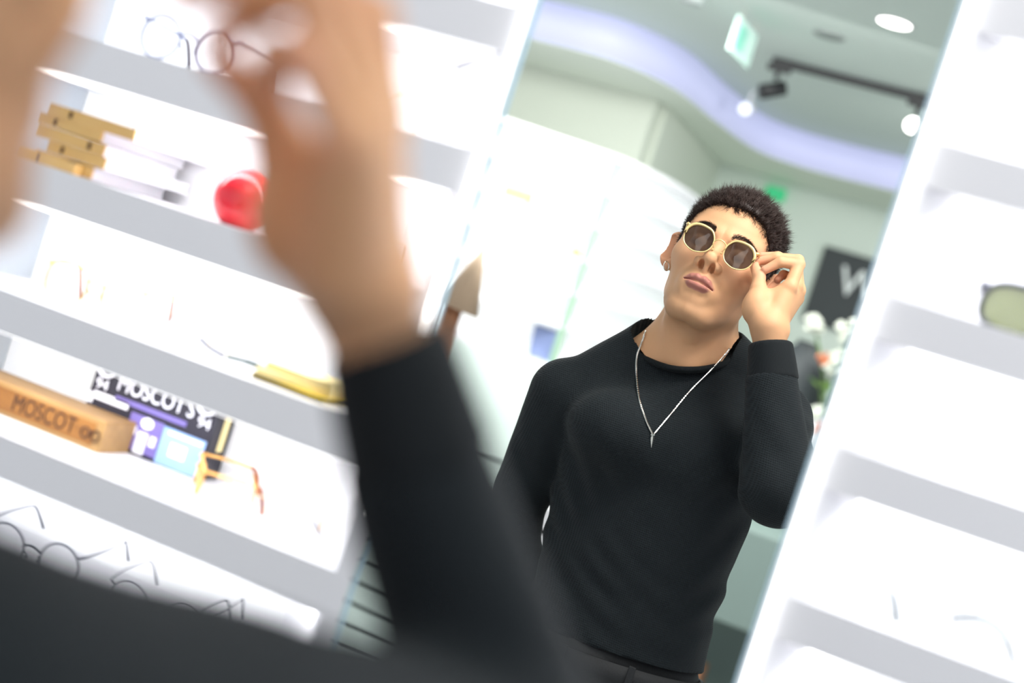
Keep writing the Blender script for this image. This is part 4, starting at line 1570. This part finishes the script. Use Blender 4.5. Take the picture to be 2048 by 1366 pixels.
# pedestal with a dark vase and flowers
pd = MB().box((0, 0, .61), (.62, .36, 1.22), None, .006).build('pedestal', M['bench'])
pd.location = (-.60, 6.75, 0)
tag(pd, 'grey-green pedestal carrying the dark vase and flowers', 'pedestal')
pz = 1.22
o = MB().lathe([(.07, 0), (.12, .06), (.145, .18), (.14, .30), (.10, .40), (.05, .44), (.05, .46)], (0, 0, 0), 32).build('black_vase', M['darkgrey'], None, True)
o.location = (-.80, 6.76, pz)
tag(o, 'dark round-shouldered vase behind the raised sleeve', 'vase')
fv = empty('flower_vase', (-.60, 6.66, pz), 'vase of white flowers and green leaves under the black sign', 'flowers')
MB().lathe([(.05, 0), (.065, .05), (.07, .12), (.05, .17), (.055, .18)], (0, 0, 0), 24).build('vase', M['paper'], fv, True)
r_ = random.Random(3)
for (px_, py_, r1) in ((1680, 730, .075), (1697, 662, .06), (1628, 648, .045), (1640, 828, .04), (1700, 790, .05)):
    w = on_y(px_, py_, 6.62) - np.array([-.60, 6.66, pz])
    mb = MB()
    for k in range(46):
        d = Vector((r_.gauss(0, 1), r_.gauss(0, 1), r_.gauss(0, 1))).normalized() * r1 * r_.uniform(.6, 1)
        mb.ball(Vector(w) + d, (.018, .018, .012), 1)
    f_ = mb.build('white_flower', M['petal'], fv, True)
    MB().tube([Vector((0, 0, .15)), Vector(w) * .6 + Vector((0, 0, .08)), Vector(w)], .006, 6).build('stem', M['leaf'], f_, True)
for (px_, py_, r1, m) in ((1650, 720, .035, 'orange'), (1645, 858, .03, 'orange')):
    w = on_y(px_, py_, 6.60) - np.array([-.60, 6.66, pz])
    mb = MB()
    for k in range(20):
        d = Vector((r_.gauss(0, 1), r_.gauss(0, 1), r_.gauss(0, 1))).normalized() * r1 * r_.uniform(.5, 1)
        mb.ball(Vector(w) + d, (.014, .014, .01), 1)
    mb.build('orange_flower', M[m], fv, True)
lf = MB()
for k in range(70):
    w = on_y(r_.gauss(1665, 22), r_.gauss(785, 22), r_.uniform(6.56, 6.74)) - np.array([-.60, 6.66, pz])
    ax = Vector((r_.gauss(0, 1), r_.gauss(0, 1), r_.gauss(0, 1))).normalized()
    up = ax.orthogonal().normalized()
    L, Wd = r_.uniform(.05, .09), r_.uniform(.015, .028)
    q = [lf.bm.verts.new(Vector(w) + ax * L * t + up * Wd * s_ + ax.cross(up) * (.004 * abs(s_))) for t, s_ in ((-.5, 0), (0, .5), (.5, 0), (0, -.5))]
    c_v = lf.bm.verts.new(Vector(w) - ax.cross(up) * .004)
    for i in range(4):
        lf.bm.faces.new((q[i], q[(i + 1) % 4], c_v))
lf.build('leaves', M['leaf'], fv, True)

# black wall sign with white letters, seen reversed as in any mirror
sg_ = empty('wall_sign', (-.80, 9.28, 2.12), 'black wall sign with white lettering, seen reversed', 'sign')
MB().box((0, 0, 0), (.78, .03, .50), None, .004).build('sign_board', M['darkgrey'], sg_)
tx = link('lettering', text_mesh('NEW', .26, .004, 'CENTER', True), mat('sign_white', (.85, .9, .9), .6), sg_)
tx.rotation_euler = (PI / 2, 0, 0)
tx.location = (.06, -.02, .06)

# green exit sign on the far wall
ex = empty('exit_sign', (-1.60, 9.27, 2.62), 'small glowing green exit sign on the far wall above the head', 'exit sign')
MB().box((0, 0, -.02), (.13, .05, .085), None, .006).build('sign_box', M['exitglow'], ex)

# hanging clear sign panel
hs = empty('hanging_sign', (-1.36, 5.95, CEIL), 'clear acrylic hanging exit sign with teal marking under the ceiling', 'exit sign', None, (0, 0, math.radians(83)))
MB().box((0, 0, -.115), (.30, .012, .15), None, .002).build('acrylic_panel', M['acrylic'], hs)
MB().box((-.05, -.0075, -.115), (.11, .002, .10)).build('pictogram', M['tealink'], hs)
for s in (-.1, .1):
    MB().tube([(s, 0, -.04), (s, 0, 0)], .004, 8).build('hanger', M['silver'], hs)

# ceiling lights
dl = empty('ceiling_downlight', (-.72, 5.5, CEIL), 'bright recessed round downlight in the grey ceiling', 'ceiling light')
MB().lathe([(.075, -.004), (.075, 0), (.06, 0)], (0, 0, 0), 32).build('trim_ring', M['white'], dl, True)
MB().lathe([(.064, -.006), (.064, -.001)], (0, 0, 0), 32).build('diffuser', M['lamp'], dl)
d2_ = empty('ceiling_downlight', (-1.02, 5.95, CEIL), 'unlit grey round fitting in the ceiling beside the track', 'ceiling light')
MB().lathe([(.07, -.004), (.07, 0), (.05, 0)], (0, 0, 0), 32).build('trim_ring', mat('grey_ring', (.25, .28, .27), .5), d2_, True)
MB().lathe([(.055, -.005), (.055, -.001)], (0, 0, 0), 32).build('diffuser', mat('grey_fitting', (.22, .25, .24), .5), d2_)
sd = MB().lathe([(.05, -.03), (.055, -.01), (.055, 0)], (0, 0, 0), 28).build('smoke_detector', mat('detector_grey', (.42, .47, .46), .5), None, True)
sd.location = (-1.60, 5.85, CEIL)
tag(sd, 'small round detector on the ceiling left of the hanging sign', 'smoke detector')
tk = empty('track_light', (-.95, 6.63, CEIL), 'black ceiling track carrying two spotlights', 'track light')
MB().box((.13, 0, -.018), (1.06, .036, .034)).build('rail', M['black'], tk)


def spot(x, aim, lit):
    h = MB()
    h.tube([(x, 0, -.035), (x, 0, -.10)], .012, 8)
    h.box((x, 0, -.045), (.11, .034, .03))
    s_ = h.build('spot_bracket', M['black'], tk)
    a = Vector(aim).normalized()
    c = Vector((x, 0, -.15))
    MB().tube([c - a * .06, c + a * .06], .036, 20).build('spot_head', M['black'], s_, True)
    if lit:
        MB().tube([c + a * .0605, c + a * .062], .034, 20).build('spot_lens', M['lamp'], s_)


spot(-.36, (-.6, -.3, -.35), False)
spot(.305, (.06, -1, -.12), True)
s2 = empty('spotlight', (-1.60, 7.6, CEIL), 'small lit spotlight in front of the lavender cove', 'ceiling light')
MB().tube([(0, 0, 0), (0, 0, -.07)], .01, 8).build('spot_bracket', M['white'], s2)
MB().tube([(0, .04, -.09), (0, -.05, -.11)], .035, 18).build('spot_head', M['white'], s2, True)
MB().tube([(0, -.0505, -.11), (0, -.053, -.1105)], .033, 18).build('spot_lens', mat('soft_spot', (.9, .9, 1), .5, emit=(.75, .8, 1), estr=.9), s2)
